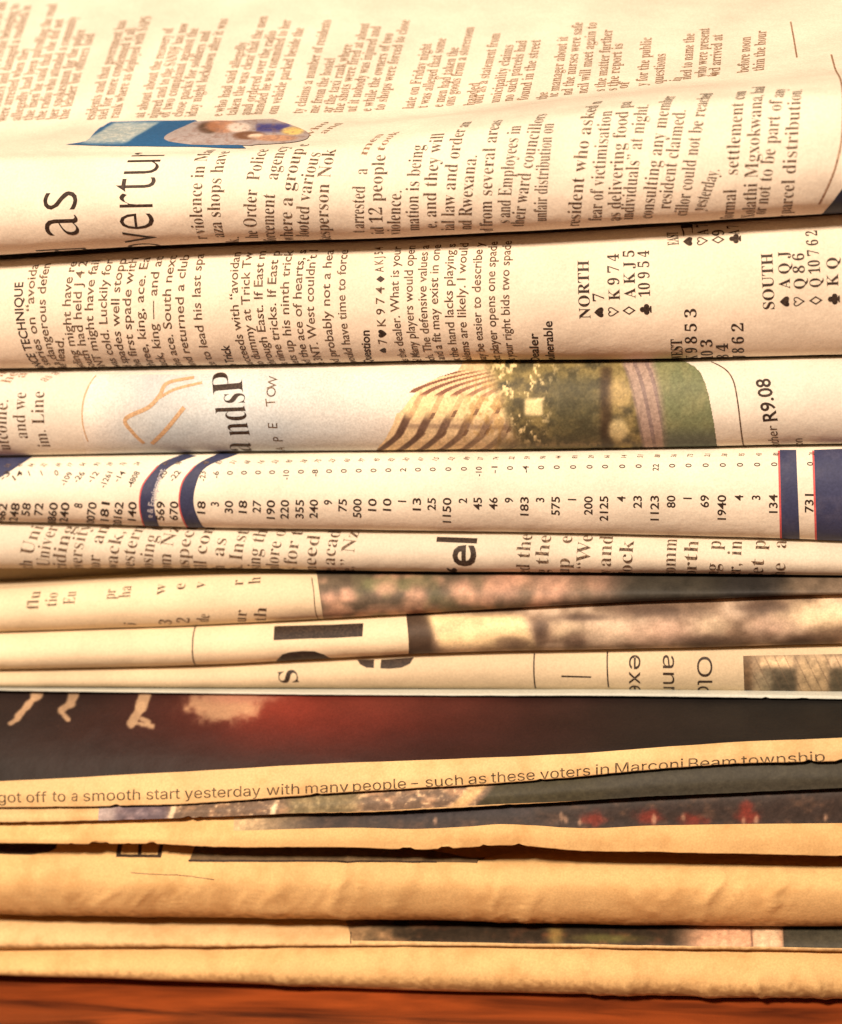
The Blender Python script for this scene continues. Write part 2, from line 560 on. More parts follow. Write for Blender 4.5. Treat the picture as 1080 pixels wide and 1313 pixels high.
def stroke(sh, pts, w, closed=False):
    """a printed rule through pixels pts, w pixels wide"""
    p = [sh.sa(*q) for q in pts]
    if len(p) > 2:
        t = np.arange(len(p)); tt = np.linspace(0, len(p) - 1, 8 * len(p))
        p = np.stack([curve1(t, [q[0] for q in p], tt), curve1(t, [q[1] for q in p], tt)], 1)
    else:
        p = np.array(p)
    d = np.gradient(p, axis=0); d /= np.linalg.norm(d, axis=1, keepdims=True) + 1e-12
    n = np.stack([-d[:, 1], d[:, 0]], 1) * (w * 0.000139 / 2)
    l = p + n; r = p - n
    return np.concatenate([np.stack([l[:-1], r[:-1], r[1:]], 1), np.stack([l[:-1], r[1:], l[1:]], 1)])


def outline(sh, pts):
    """filled printed shape, convex, given in pixels"""
    p = np.array([sh.sa(*q) for q in pts]); c = p.mean(0)
    return np.stack([np.broadcast_to(c, p.shape), p, np.roll(p, -1, 0)], 1)


def picture(sh, left, rightc, fn, name, parent, lift=0.04, nu=200, nv=50, label=None, keep=None):
    """printed picture between two edge curves (pixel lists, bottom to top); fn(px, py) -> sRGB 0..255"""
    v = np.linspace(0, 1, nv)
    def ed(c):
        c = np.array(c, float); t = np.linspace(0, 1, len(c))
        return np.stack([curve1(t, c[:, 0], v), curve1(t, c[:, 1], v)], 1) if len(c) > 2 else \
            c[0] * (1 - v[:, None]) + c[-1] * v[:, None]
    l = ed(left); r = ed(rightc)
    ls = np.array([sh.sa(*q) for q in l]); rs = np.array([sh.sa(*q) for q in r])
    for e_ in (ls, rs):
        for _ in range(6):
            e_[1:-1] = (e_[:-2] + 2 * e_[1:-1] + e_[2:]) / 4
    u = np.linspace(0, 1, nu)[:, None, None]
    SA = ls[None] * (1 - u) + rs[None] * u
    # the edges of a wide picture follow the sheet, so take middle rows from the sheet too
    mid = [0.25, 0.5, 0.75]
    PP = l[None] * (1 - u) + r[None] * u
    us = u[:, 0, 0]
    for side in (0, -1):
        xs = [0] + mid + [1]
        aa = [SA[0, side, 1]] + [sh.sa(*(l[side] * (1 - m) + r[side] * m))[1] for m in mid] + [SA[-1, side, 1]]
        want = curve1(xs, aa, us) - SA[:, side, 1]
        wgt = (1 - v) if side == 0 else v
        SA[:, :, 1] += want[:, None] * wgt[None, :]
    P = sh.pos(SA[..., 0], SA[..., 1], lift)
    c = fn(PP[..., 0], PP[..., 1])
    c = lin(np.clip(c, 0, 255))
    c = np.concatenate([c, np.ones(c.shape[:2] + (1,))], -1)
    F = grid_faces(nu, nv)
    if keep: F = F[keep(PP[..., 0], PP[..., 1]).ravel()[F].all(1)]
    o = mesh_obj(name, P.reshape(-1, 3), F, M_PIC, parent, attr=c.reshape(-1, 4))
    if label: o['label'] = label
    return o


def base(px, rgb):
    return np.zeros(px.shape + (3,)) + np.array(rgb, float)


def lay(c, m, rgb):
    m = np.clip(m, 0, 1)[..., None]
    return c * (1 - m) + np.array(rgb, float) * m


def blob(px, py, cx, cy, rx, ry, soft=0.35, wob=0.0, seed=0):
    d = np.sqrt(((px - cx) / rx) ** 2 + ((py - cy) / ry) ** 2)
    if wob: d = d + (fbm(px / 9, py / 9, seed) - 0.5) * wob
    return 1 / (1 + np.exp((d - 1) / (soft * 0.25)))


def box(px, py, x0, x1, y0, y1, s=1.5):
    f = lambda t: 1 / (1 + np.exp(-np.clip(t / s, -30, 30) * 2))
    return f(px - x0) * f(x1 - px) * f(py - y0) * f(y1 - py)

#--SETTING--
# ------------------------------------------------------------------ table
def build_table():
    m = bpy.data.materials.new('polished_red_wood'); m.use_nodes = True
    nt = m.node_tree; b = nt.nodes['Principled BSDF']
    tc = nt.nodes.new('ShaderNodeTexCoord'); mp = nt.nodes.new('ShaderNodeMapping')
    mp.inputs['Scale'].default_value = (9, 70, 30); mp.inputs['Rotation'].default_value = (0, 0, -0.7)
    nt.links.new(tc.outputs['Object'], mp.inputs[0])
    n = nt.nodes.new('ShaderNodeTexNoise'); n.inputs['Scale'].default_value = 3.2; n.inputs['Detail'].default_value = 6
    n.inputs['Distortion'].default_value = 0.8
    nt.links.new(mp.outputs[0], n.inputs[0])
    r = nt.nodes.new('ShaderNodeValToRGB')
    r.color_ramp.elements[0].position = 0.3; r.color_ramp.elements[0].color = L3(66, 27, 13)
    r.color_ramp.elements[1].position = 0.72; r.color_ramp.elements[1].color = L3(160, 76, 32)
    nt.links.new(n.outputs[0], r.inputs[0]); nt.links.new(r.outputs[0], b.inputs['Base Color'])
    b.inputs['Roughness'].default_value = 0.42
    # slab with an eased edge
    w, d0, d1, t, e = 0.45, -0.34, 0.36, 0.028, 0.004
    prof = [(0, -t), (0, -e), (0.3 * e, -0.3 * e), (e, 0)]
    V = []
    for off, z in prof:
        V += [(-w + off, d0 + off, z), (w - off, d0 + off, z), (w - off, d1 - off, z), (-w + off, d1 - off, z)]
    F = []
    for k in range(len(prof) - 1):
        for q in range(4):
            F.append((4*k + q, 4*k + (q+1) % 4, 4*k + 4 + (q+1) % 4, 4*k + 4 + q))
    F += [(0, 3, 2, 1), tuple(4*(len(prof)-1) + q for q in range(4))]
    o = mesh_obj('table_top', V, F, m, smooth=False)
    tag(o, 'polished reddish brown wooden table top under the stack of newspapers', 'table', kind='structure')
    return o


build_table()

#--PAPERS--
# boundaries between papers, read at the five stations
E1 = [327, 312, 303, 289, 273]
T2 = [334, 317, 307, 293, 276]
E2 = [477, 473, 467, 465, 460]
E3 = [588, 583, 581, 578, 573]
E4 = [672, 680, 684, 689, 697]
E5 = [742, 734, 736, 738, 741]
T6 = [755, 739, 738, 739, 741]
E6 = [812, 803, 788, 772, 760]
E7 = [860, 854, 840, 834, 828]
E8 = [881, 883, 885, 888, 893]


# ---- 1: top newspaper
def paper_1():
    e = newspaper('topmost newspaper, its fold printed with a thin sans headline and serif columns', None)
    lo = [at(px, py, 6.5) for px, py in zip(PX, E1)]
    Xs = [p.x for p in lo]; zs = np.array([p.z for p in lo])
    rows = [(115, 'z', Xs, zs + 1.5 * MM), (40, 'z', Xs, zs + 1.2 * MM), (12, 'z', Xs, zs + 0.35 * MM), (6.5, 'z', Xs, zs),
            (2.6, [316, 302, 293, 279, 262]), (0.4, [293, 279, 268, 252, 235]), (0, [266, 255, 240, 222, 208]),
            (1.2, [236, 228, 210, 182, 164]), (4.0, [208, 201, 180, 142, 124]), (9, [195, 190, 165, 127, 108]),
            (15, [184, 172, 154, 120, 99]), (22, [172, 156, 147, 115, 91]), (27, [156, 141, 133, 104, 80]),
            (42, [92, 80, 76, 58, 40]), (60, [25, 15, 12, 0, -10]), (80, [-40, -46, -48, -52, -58]), (100, [-80, -84, -86, -88, -90])]
    top = Sheet(rows, ref=3, seed=3, amp=0.30, front=(-0.004, 0.105))
    top.build('outer_page', M_NEW[0], e)
    inner_pages(top, e, 5, 1.0)
    def M(ox, oy, sc, L):
        return [(t, ox + xa / sc, oy + ya / sc, ox + xb / sc, oy + yb_ / sc) for t, ya, yb_, xa, xb in L]
    A = M(230, 140, 3.484, [('r ^violence in| Mas', 555, 255, 105, 107), ('aza^ shops| have', 480, 310, 182, 187), ('k.', 605, 570, 265, 268),
         ('he ^Order|  Police', 525, 360, 345, 347), ('enforc^ement|   agency', 540, 380, 425, 427), ('w^here a| group c', 570, 395, 505, 507),
         ('l^ooted| various', 560, 435, 580, 582), ('ke^sperson| Nok', 560, 335, 668, 668), ('t ^arrested|   a', 530, 345, 825, 830),
         ('id ^12 people|', 505, 205, 903, 918), ('v^iolence.|', 545, 365, 985, 993)])
    A += M(520, 120, 3.857, [('m^ation is| being', 640, 435, 65, 68), ('e,^ and they| will', 608, 315, 150, 165), ('ial^ law and| order an', 605, 350, 240, 258),
         ('nd ^Rwexana.|', 605, 308, 325, 352), ('d f^rom several| areas', 640, 270, 425, 442), ('s ^and Employ|ees in', 610, 300, 515, 545),
         ('th^eir ward| councillors', 620, 395, 590, 622), ('unfair ^distribution| on', 495, 215, 700, 725), ('r^esident who| asked n', 640, 235, 862, 908),
         ('fear ^of victimis|ation', 525, 225, 975, 1003)])
    A += M(780, 100, 3.6, [('as ^delivering food| pa', 600, 155, 55, 92), ('ind^ividuals” at night.|', 590, 125, 120, 182), ('con^sulting any| member', 575, 255, 215, 262),
         ('r^esident claimed.|', 580, 150, 290, 358), ('cill^or could not be| reached', 580, 200, 375, 440), ('yest^erday.|', 545, 425, 470, 515),
         ('formal   ^settlement| con', 445, 115, 598, 625), ('Xolathi ^Mgxokwana,| had', 460, 80, 690, 712), ('or ^not to be part| of any', 580, 175, 740, 795),
         ('r parcel ^distribution.|', 440, 55, 865, 893)])
    cols = [(A[:11], 'left'), (A[11:20], 'mid'), (A[20:], 'right')]
    for c, _ in cols:
        lines(top, c, 25.5, 'serif', 'text_column', M_INKL, e)
    o = lines(top, [('d ^as|', 101.5, 301, 99.5, 245), ('ov^ertu|r', 196, 293, 204, 205)], 104, 'thin', 'headline', M_INK, e, slant=0.8)
    # text of the same page beyond the ridge
    tops = [(10, 2), (26, 3), (41, 5), (38, 62), (73, 5), (82, 24), (99, 21), (109, 38), (122, 43), (162, 27), (174, 36), (194, 21), (223, 35), (242, 30),
            (255, 36), (270, 40), (292, 25), (317, 54), (344, 21), (355, 40), (374, 26), (390, 36), (425, 26), (430, 75), (452, 57), (474, 30), (489, 34),
            (505, 43), (526, 26), (554, 56), (573, 49), (589, 61), (609, 35), (616, 106), (642, 43), (659, 58), (676, 52), (694, 51), (703, 118),
            (729, 47), (748, 29), (766, 29), (786, 38), (799, 56), (836, 48), (854, 69), (891, 43), (910, 36), (927, 44), (963, 47), (983, 39)]
    words = ('members of the SANDF and|Private belonging to|damaged a roadblock in|were arrested when they|had been patrolling the road|he said that she did not|'
             'who attended a community|spokesman for the police|leader but officers said|and that government has|for more condemned it all|as deployed with SAPS|'
             'about the recovery of|to the SANDF has now|complaint against the|packs for soldiers and|lockdown after it was|who had said allegedly|was clear that the men|'
             'and ordered over the radio|he was committed to her|vehicle parked beside the|a number of residents|who came from the hostel|near the taxi rank where|'
             'shots were fired at about|nobody was injured and|while the owners of two|shops were forced to close|until late on Friday night|it was alleged that some|'
             'of the men had taken the|goods from a storeroom|which were to be handed|out as a statement from|the municipality claims|that no such parcels had|'
             'been found in the street|she had spoken with the|clinic manager about it|and the nurses were safe|council will meet again to|discuss the matter further|'
             'as soon as the report is|ready for the public|in response to questions|he declined to name the|people who were present|when the crowd arrived at|'
             'the gate just before noon|and left within the hour|other than the driver').split('|')
    U = []
    for k, (x, y) in enumerate(tops):
        yb = np.interp(x, [0, 100, 200, 300, 400, 500, 600, 700, 800, 900, 1000], [160, 156, 151, 149, 146, 143, 136, 127, 115, 100, 88])
        if x < 125: yb -= 3
        ln = np.interp(x, [0, 300, 500, 650, 760, 900, 1000], [0.31, 0.33, 0.29, 0.26, 0.14, 0.08, 0.06])
        t = words[(k + 13) % len(words)] + ' ' + words[k % len(words)]
        n = max(3, int(39 * (yb - y) / 150)); t = t[-n:]
        U.append((t[-n:].strip(), x - ln * (yb - y), yb, x, y))
    U += [(' of', 804, 113, 808, 104), ('in', 872, 104, 876, 99), ('to', 918, 98, 922, 93)]
    lines(top, U[:28], 22, 'serifm', 'text_column', M_INKP, e, slant=0.2, label='blurred text beyond the ridge at the upper left')
    lines(top, U[28:], 22, 'serifm', 'text_column', M_INKP, e, slant=0.2, label='blurred text beyond the ridge at the upper right')
    lines(top, [('who', 396, 177, 423, 156), ('and', 417, 171, 441, 158), ('men', 470, 200, 493, 172), ('took', 492, 194, 513, 168)], 17, 'serif', 'text_line', M_INKP, e, slant=0.2)
    ink(top, [stroke(top, [(1014, 28), (1018, 50), (1022, 74)], 2.2)], 'rule', M_INKP, e)
    ink(top, [stroke(top, [(1066, 70), (1077, 100), (1081, 150), (1074, 205), (1050, 262)], 2.4)], 'rule', M_INKP, e)

    def logo(px, py):
        c = base(px, (48, 96, 142))
        sh_ = (px - (py - 170) * -1.6)
        c = lay(c, box(sh_, py, 128, 186, 158, 184, 2), (160, 176, 180))
        c = lay(c, (fbm(px / 5, py * 1.5, 3) > 0.55) * box(sh_, py, 130, 182, 158, 184, 2) * 0.7, (205, 208, 200))
        return c
    picture(top, [(84, 186), (112, 181), (124, 168), (142, 157)], [(316, 191), (300, 180), (270, 166), (250, 154)], logo, 'blue_banner', e, nu=160, nv=70, lift=0.14)

    def portrait(px, py):
        c = base(px, (172, 160, 158))
        c = lay(c, blob(px, py, 268, 165, 14, 7), (80, 62, 50))
        c = lay(c, blob(px, py, 286, 163, 22, 8) * 0.8, (190, 130, 96))
        c = lay(c, blob(px, py, 307, 164, 15, 6), (232, 216, 204))
        c = lay(c, box(px, py, 330, 372, 160, 170, 2), (66, 64, 128))
        c = lay(c, blob(px, py, 320, 174, 20, 5), (120, 84, 64))
        c = lay(c, blob(px, py, 330, 175, 11, 3), (228, 206, 184))
        c = lay(c, blob(px, py, 376, 169, 14, 5), (224, 196, 120))
        c = lay(c, blob(px, py, 355, 178, 26, 4), (196, 150, 120))
        c = lay(c, np.clip((fbm(px / 6, py / 2, 8) - 0.5) * 2, 0, .5), (140, 110, 100))
        return c
    picture(top, [(250, 187), (216, 182), (214, 174), (250, 157)], [(322, 187), (384, 182), (394, 170), (350, 153)], portrait, 'printed_photo', e, lift=0.18, nu=160, nv=70)
    picture(top, [(1050, 279), (1065, 262)], [(1100, 270), (1100, 215)], lambda a, b: base(a, (40, 44, 62)), 'colour_block', e, nu=20, nv=20)
    return e


# ---- 2: bridge column
def paper_2():
    e = newspaper('second newspaper from the top, its fold showing NORTH and SOUTH card hands', None)
    s = fold(3.4, 8.0, T2, E2, 11.0, 11, amp=0.16, drop=2.2)
    s.ytop = T2
    s.build('outer_page', M_NEW[1], e); inner_pages(s, e)
    lines(s, Z(0, 310, 3.857, [('ANCE TECHNIQUE', 188, 635, 95, 200)]) + Z(260, 310, 3.857, [('e Trick', 168, 625, 130, 510), ('Question', 846, 622, 820, 438)])
          + Z(440, 300, 3.857, [('Dealer', 975, 650, 962, 490), ('vulnerable', 1050, 650, 1032, 430)]), 16.5, 'sansb', 'subheading', M_INK, e)
    L = Z(0, 310, 3.857, [('a series on “avoida', 222, 640, 160, 105), ('g a dangerous defen', 272, 640, 220, 105), ('he lead.', 333, 640, 312, 475),
         ('eiding might have re', 385, 640, 350, 95), ('South had held J 4 2', 438, 640, 403, 90), ('3NT might have fail', 492, 640, 464, 85),
         ('was cold. Luckily for', 560, 640, 532, 80), ('d spades well stopp', 615, 640, 598, 75), ('the first spade with', 672, 640, 655, 70),
         ('three, king, ace. Ea', 735, 635, 717, 65), ('Jack, king — and at', 800, 635, 782, 62), ('the ace. South next', 868, 630, 850, 60),
         ('and returned a club', 935, 630, 912, 58), ('ce to lead his last spa', 1035, 628, 985, 50)])
    lines(s, L, 16.3, 'sans', 'text_column', M_INKL, e)
    tops = [165, 225, 290, 360, 425, 490, 548, 628, 700]; bots = [218, 272, 332, 392, 452, 512, 575, 655, 738]
    T = ('succeeds with “avoidan', 'to dummy at Trick Tw', 'through East. If East m', 'is nine tricks. If East p', 'sets up his ninth trick', 'nd the ace of hearts, s',
         'e 3NT. West couldn’t l', 'nd probably not a hea', 'would have time to force')
    lines(s, Z(260, 310, 3.857, [(t, b, 620, a, 42) for t, a, b in zip(T, tops, bots)]), 16.3, 'sans', 'text_column', M_INKL, e)
    L = Z(440, 300, 3.857, [('7', 218, 540, 214, 520), ('K 9 7 4', 210, 455, 203, 262), ('A K J 5 4', 201, 188, 198, 50), ('as the dealer. What is your', 302, 650, 272, 42), ('n? Many players would open', 368, 650, 342, 40),
         ('uch. The defensive values a', 436, 650, 410, 38), (', and a fit may exist in one', 488, 650, 470, 35), ('ut the hand lacks playing s', 562, 650, 542, 30),
         ('oblems are likely. I would', 622, 650, 606, 28), ('may be easier to describe y', 696, 650, 682, 25), ('ext player opens one spade', 766, 645, 752, 18),
         ('at your right bids two spade', 836, 645, 822, 14)])
    lines(s, L, 16.3, 'sans', 'text_column', M_INKL, e)
    N = Z(660, 280, 4.5, [('NORTH', 437, 577, 426, 243), ('7', 518, 475, 516, 432), ('K 9 7 4', 607, 470, 600, 205), ('A K J 5', 697, 460, 690, 185), ('10 9 5 4', 782, 450, 775, 185)])
    N += Z(840, 270, 4.5, [('EAST', 138, 197, 132, 95), ('10', 220, 145, 215, 85), ('A 7', 308, 140, 305, 80), ('9', 400, 140, 395, 112), ('A 7', 488, 138, 480, 85),
         ('SOUTH', 690, 567, 677, 245), ('A Q J', 780, 450, 775, 235), ('Q 8 6', 868, 450, 860, 245), ('Q 10 7 6 2', 960, 440, 936, 115), ('K Q', 1058, 435, 1055, 270),
         ('WEST', 162, 890, 155, 740), ('K 9 8 5 3', 245, 880, 238, 565), ('10 3', 335, 870, 330, 742), ('8 4', 425, 870, 420, 765), ('J 8 6 2', 515, 870, 510, 648)])
    lines(s, N, 21, 'serifb', 'card_diagram', M_INK, e)
    B = Z(660, 280, 4.5, [('♠', 515, 575, 515, 507), ('♣', 780, 558, 778, 490)])
    B += Z(840, 270, 4.5, [('♠', 218, 195, 218, 160), ('♣', 485, 182, 485, 142), ('♠', 778, 558, 776, 488), ('♣', 1056, 548, 1054, 470)])
    H = Z(660, 280, 4.5, [('♡', 603, 575, 601, 500)]) + Z(840, 270, 4.5, [('♡', 305, 195, 305, 155), ('♡', 864, 562, 862, 482)])
    D = Z(660, 280, 4.5, [('♢', 697, 565, 695, 495)]) + Z(840, 270, 4.5, [('♢', 400, 185, 400, 150), ('♢', 965, 552, 963, 480)])
    lines(s, Z(440, 300, 3.857, [('♠', 216, 590, 214, 560), ('♥', 210, 505, 208, 480), ('♦', 200, 235, 199, 210)]), 10.5, 'sans', 'card_suit', M_INK, e)
    lines(s, B, 14.5, 'sans', 'card_suit', M_INK, e)
    lines(s, H, 19, 'sans', 'card_suit', M_INK, e); lines(s, D, 22, 'sans', 'card_suit', M_INK, e)
    return e


# ---- 3: property advertisement
def paper_3():
    e = newspaper('third newspaper from the top with a colour photo of a building', None)
    s = fold(4.0, 6.5, E2, E3, 9.6, 21, amp=0.16)
    s.build('outer_page', M_NEW[2], e); inner_pages(s, e)
    lines(s, Z(0, 460, 3.857, [('utcome.', 44, 450, 35, 205), ('and we', 132, 392, 126, 168), ('im. Line', 238, 435, 212, 163)]), 25, 'serif', 'text_column', M_INKL, e)
    lines(s, Z(0, 460, 3.857, [('he', 50, 122, 95, 70), ('a', 120, 95, 140, 72), ('as a', 228, 115, 300, 72), ('n', 10, 92, 40, 70)]), 22, 'serif', 'text_column', M_INKP, e)

    def sky(px, py):
        c = base(px, (226, 220, 210))
        m = np.clip((px - 112) / 90, 0, 1) * np.clip((520 - px) / 160, 0, 1)
        d = np.clip((py - 495) / 60, 0, 1)
        c = lay(c, m * (0.35 + 0.65 * np.maximum(d, np.clip((500 - px) / 400, 0, 1) * 0.7)) * (0.75 + 0.5 * fbm(px / 40, py / 30, 4)), (186, 196, 202))
        return c
    picture(s, [(113, 594), (106, 530), (130, 455)], [(640, 594), (640, 530), (640, 452)], sky, 'tinted_panel', e, lift=0.02, nu=160, nv=40)
    q = lambda L: [(a / 3.857, 460 + b / 3.857) for a, b in L]
    ink(s, [stroke(s, q([(960, 92), (830, 120), (790, 182), (735, 240), (622, 298), (655, 362), (712, 418)]), 5.5),
            stroke(s, q([(1000, 118), (870, 150), (790, 192)]), 4), stroke(s, q([(912, 240), (835, 335), (750, 420)]), 5.5)], 'line_drawing', M_GOLD, e, lift=0.06)
    ink(s, [stroke(s, [(123, 481), (108, 510), (106, 540), (113, 566)], 1.8)], 'rule', M_GOLD, e, lift=0.06)
    lines(s, [('nds', 320, 558, 313, 504), ('P', 312, 500, 311, 478), ('a', 324, 584, 321, 564)], 60, 'serif', 'headline', M_INK, e, slant=0.6)
    lines(s, Z(260, 460, 3.6, [('C', 385, 450, 382, 432), ('A', 382, 427, 378, 400), ('P', 370, 385, 366, 355), ('E', 347, 328, 344, 288), ('T', 336, 217, 332, 183), ('O', 338, 167, 338, 138),
                              ('W', 342, 118, 345, 100)]), 18, 'plain', 'subheading', M_INKL, e)

    def bld(px, py):
        v = (py - 470) / 110          # 0 top .. 1 bottom
        c = base(px, (226, 200, 158))
        sx = px + (py - 528) * 0.5 + np.clip(py - 556, 0, 99) ** 1.4 * 0.22   # floors lean with the picture
        bottom = box(px, py, 480, 700, 528, 590, 2)
        bands = (np.mod(sx - 494, 27) < 13)
        fade = np.clip((680 - px) / 140, 0, 1)
        edge_ = np.mod(sx - 494, 27)
        bs = np.clip(edge_ / 2.5, 0, 1) * np.clip((13.5 - edge_) / 2.5, 0, 1)
        c = lay(c, bottom * bs * (0.25 + 0.7 * fade), (98, 74, 62))
        midz = box(px, py, 520, 690, 502, 535, 3)
        c = lay(c, midz * 0.8, (246, 222, 168))
        c = lay(c, midz * (np.mod(sx - 500, 27) < 8) * 0.5, (196, 150, 110))
        sx2 = px - np.clip(506 - py, 0, 60) * 1.2 - np.clip(506 - py, 0, 60) ** 2 * 0.055
        topz = box(px, py, 515, 700, 474, 506, 2)
        c = lay(c, topz * (np.mod(sx2 - 520, 20) < 10) * np.clip((700 - px) / 120, 0.15, 1), (130, 84, 64))
        c = lay(c, box(px, py, 520, 670, 543, 549, 1.5) * 0.5, (120, 96, 84))
        c = lay(c, box(px, py, 545, 690, 512, 575, 4) * (np.mod(sx - 503, 27) < 5) * (np.abs(np.mod(py + (px - 560) * 0.1, 26) - 12) < 4) * 0.7, (110, 82, 66))
        c = lay(c, box(px, py, 600, 690, 476, 580, 8) * np.clip((fbm(px / 5, py / 9, 44) - .5) * 3, 0, .5), (176, 140, 84))
        # trees and grounds
        g = fbm(px / 14, py / 12, 31); g2 = fbm(px / 5, py / 7, 33)
        tree = np.clip((px + (py - 525) * -0.4 - 645) / 18, 0, 1) * np.clip((905 - px) / 6, 0, 1)
        c = lay(c, tree, (138, 124, 82))
        c = lay(c, tree * np.clip((g - 0.4) * 4, 0, 1), (84, 78, 58))
        c = lay(c, tree * np.clip((g2 - 0.58) * 6, 0, 1) * np.clip((735 - px) / 40, 0.2, 1), (236, 214, 160))
        c = lay(c, box(px, py, 677, 700, 508, 530, 2) * 0.9, (252, 232, 176))
        c = lay(c, box(px, py, 708, 770, 480, 566, 8) * 0.75 * np.clip(0.5 + g2, 0, 1), (78, 76, 56))
        c = lay(c, box(px, py, 774, 788, 470, 580, 3) * 0.85, (66, 52, 40))
        c = lay(c, blob(px, py, 796, 550, 12, 14, 0.5) * 0.8, (232, 214, 160))
        c = lay(c, blob(px, py, 798, 505, 14, 18, 0.7, 0.5) * 0.6, (212, 184, 130))
        c = lay(c, box(px, py, 640, 790, 562, 590, 6) * 0.6, (84, 78, 52))
        c = lay(c, box(px, py, 690, 775, 566, 570, 2) * 0.5 * (g2 > .45), (196, 170, 120))
        # curved drive and lawn
        road = np.clip((px - (800 + 26 * np.clip((py - 470) / 110, 0, 1) ** 0.7)) / 6, 0, 1)
        c = lay(c, road, (168, 146, 134))
        w = (px - 26 * np.clip((py - 470) / 110, 0, 1) ** 0.7 - 800)
        c = lay(c, road * (np.mod(w, 15) < 5) * 0.6, (120, 104, 104))
        lawn = np.clip((w - 36 + 10 * v) / 10, 0, 1)
        c = lay(c, lawn, (114, 120, 88))
        c = lay(c, lawn * np.clip((fbm(px / 14, py / 30, 77) - 0.4) * 2, 0, .6), (140, 138, 100))
        c = lay(c, lawn * np.clip((py - 545) / 20, 0, 1) * 0.8, (88, 96, 88))
        c = c * (0.86 + 0.28 * fbm(px / 3, py / 3, 41))[..., None]
        return c
    def bkeep(px, py):
        l = np.interp(py, [462, 474, 482, 492, 497, 508, 526, 545, 560, 575, 590], [600, 590, 566, 545, 532, 520, 511, 504, 496, 484, 476])
        notch = (py > 503) & (py < 529) & (px < np.interp(py, [503, 510, 529], [535, 528, 513]))
        r = np.interp(py, [455, 463, 470, 478, 492, 507, 540, 578, 590], [850, 880, 893, 900, 906, 910, 916, 921, 922])
        return (px > l) & (px < r) & ~notch
    picture(s, [(470, 596), (470, 448)], [(925, 593), (925, 446)], bld, 'printed_photo', e, nu=520, nv=130, keep=bkeep,
            label='colour photo of a building with balconies and a green lawn')
    ink(s, [stroke(s, [(912, 464), (936, 480), (946, 515), (954, 578)], 1.8)], 'rule', M_INKL, e)
    lines(s, [('R9.08', 997, 539, 987, 485)], 26, 'sansb', 'price', M_INK, e)
    lines(s, [('other', 1000, 583, 996, 545), ('on', 1030, 586, 1029, 562)], 19, 'plain', 'text_line', M_INKL, e)
    return e


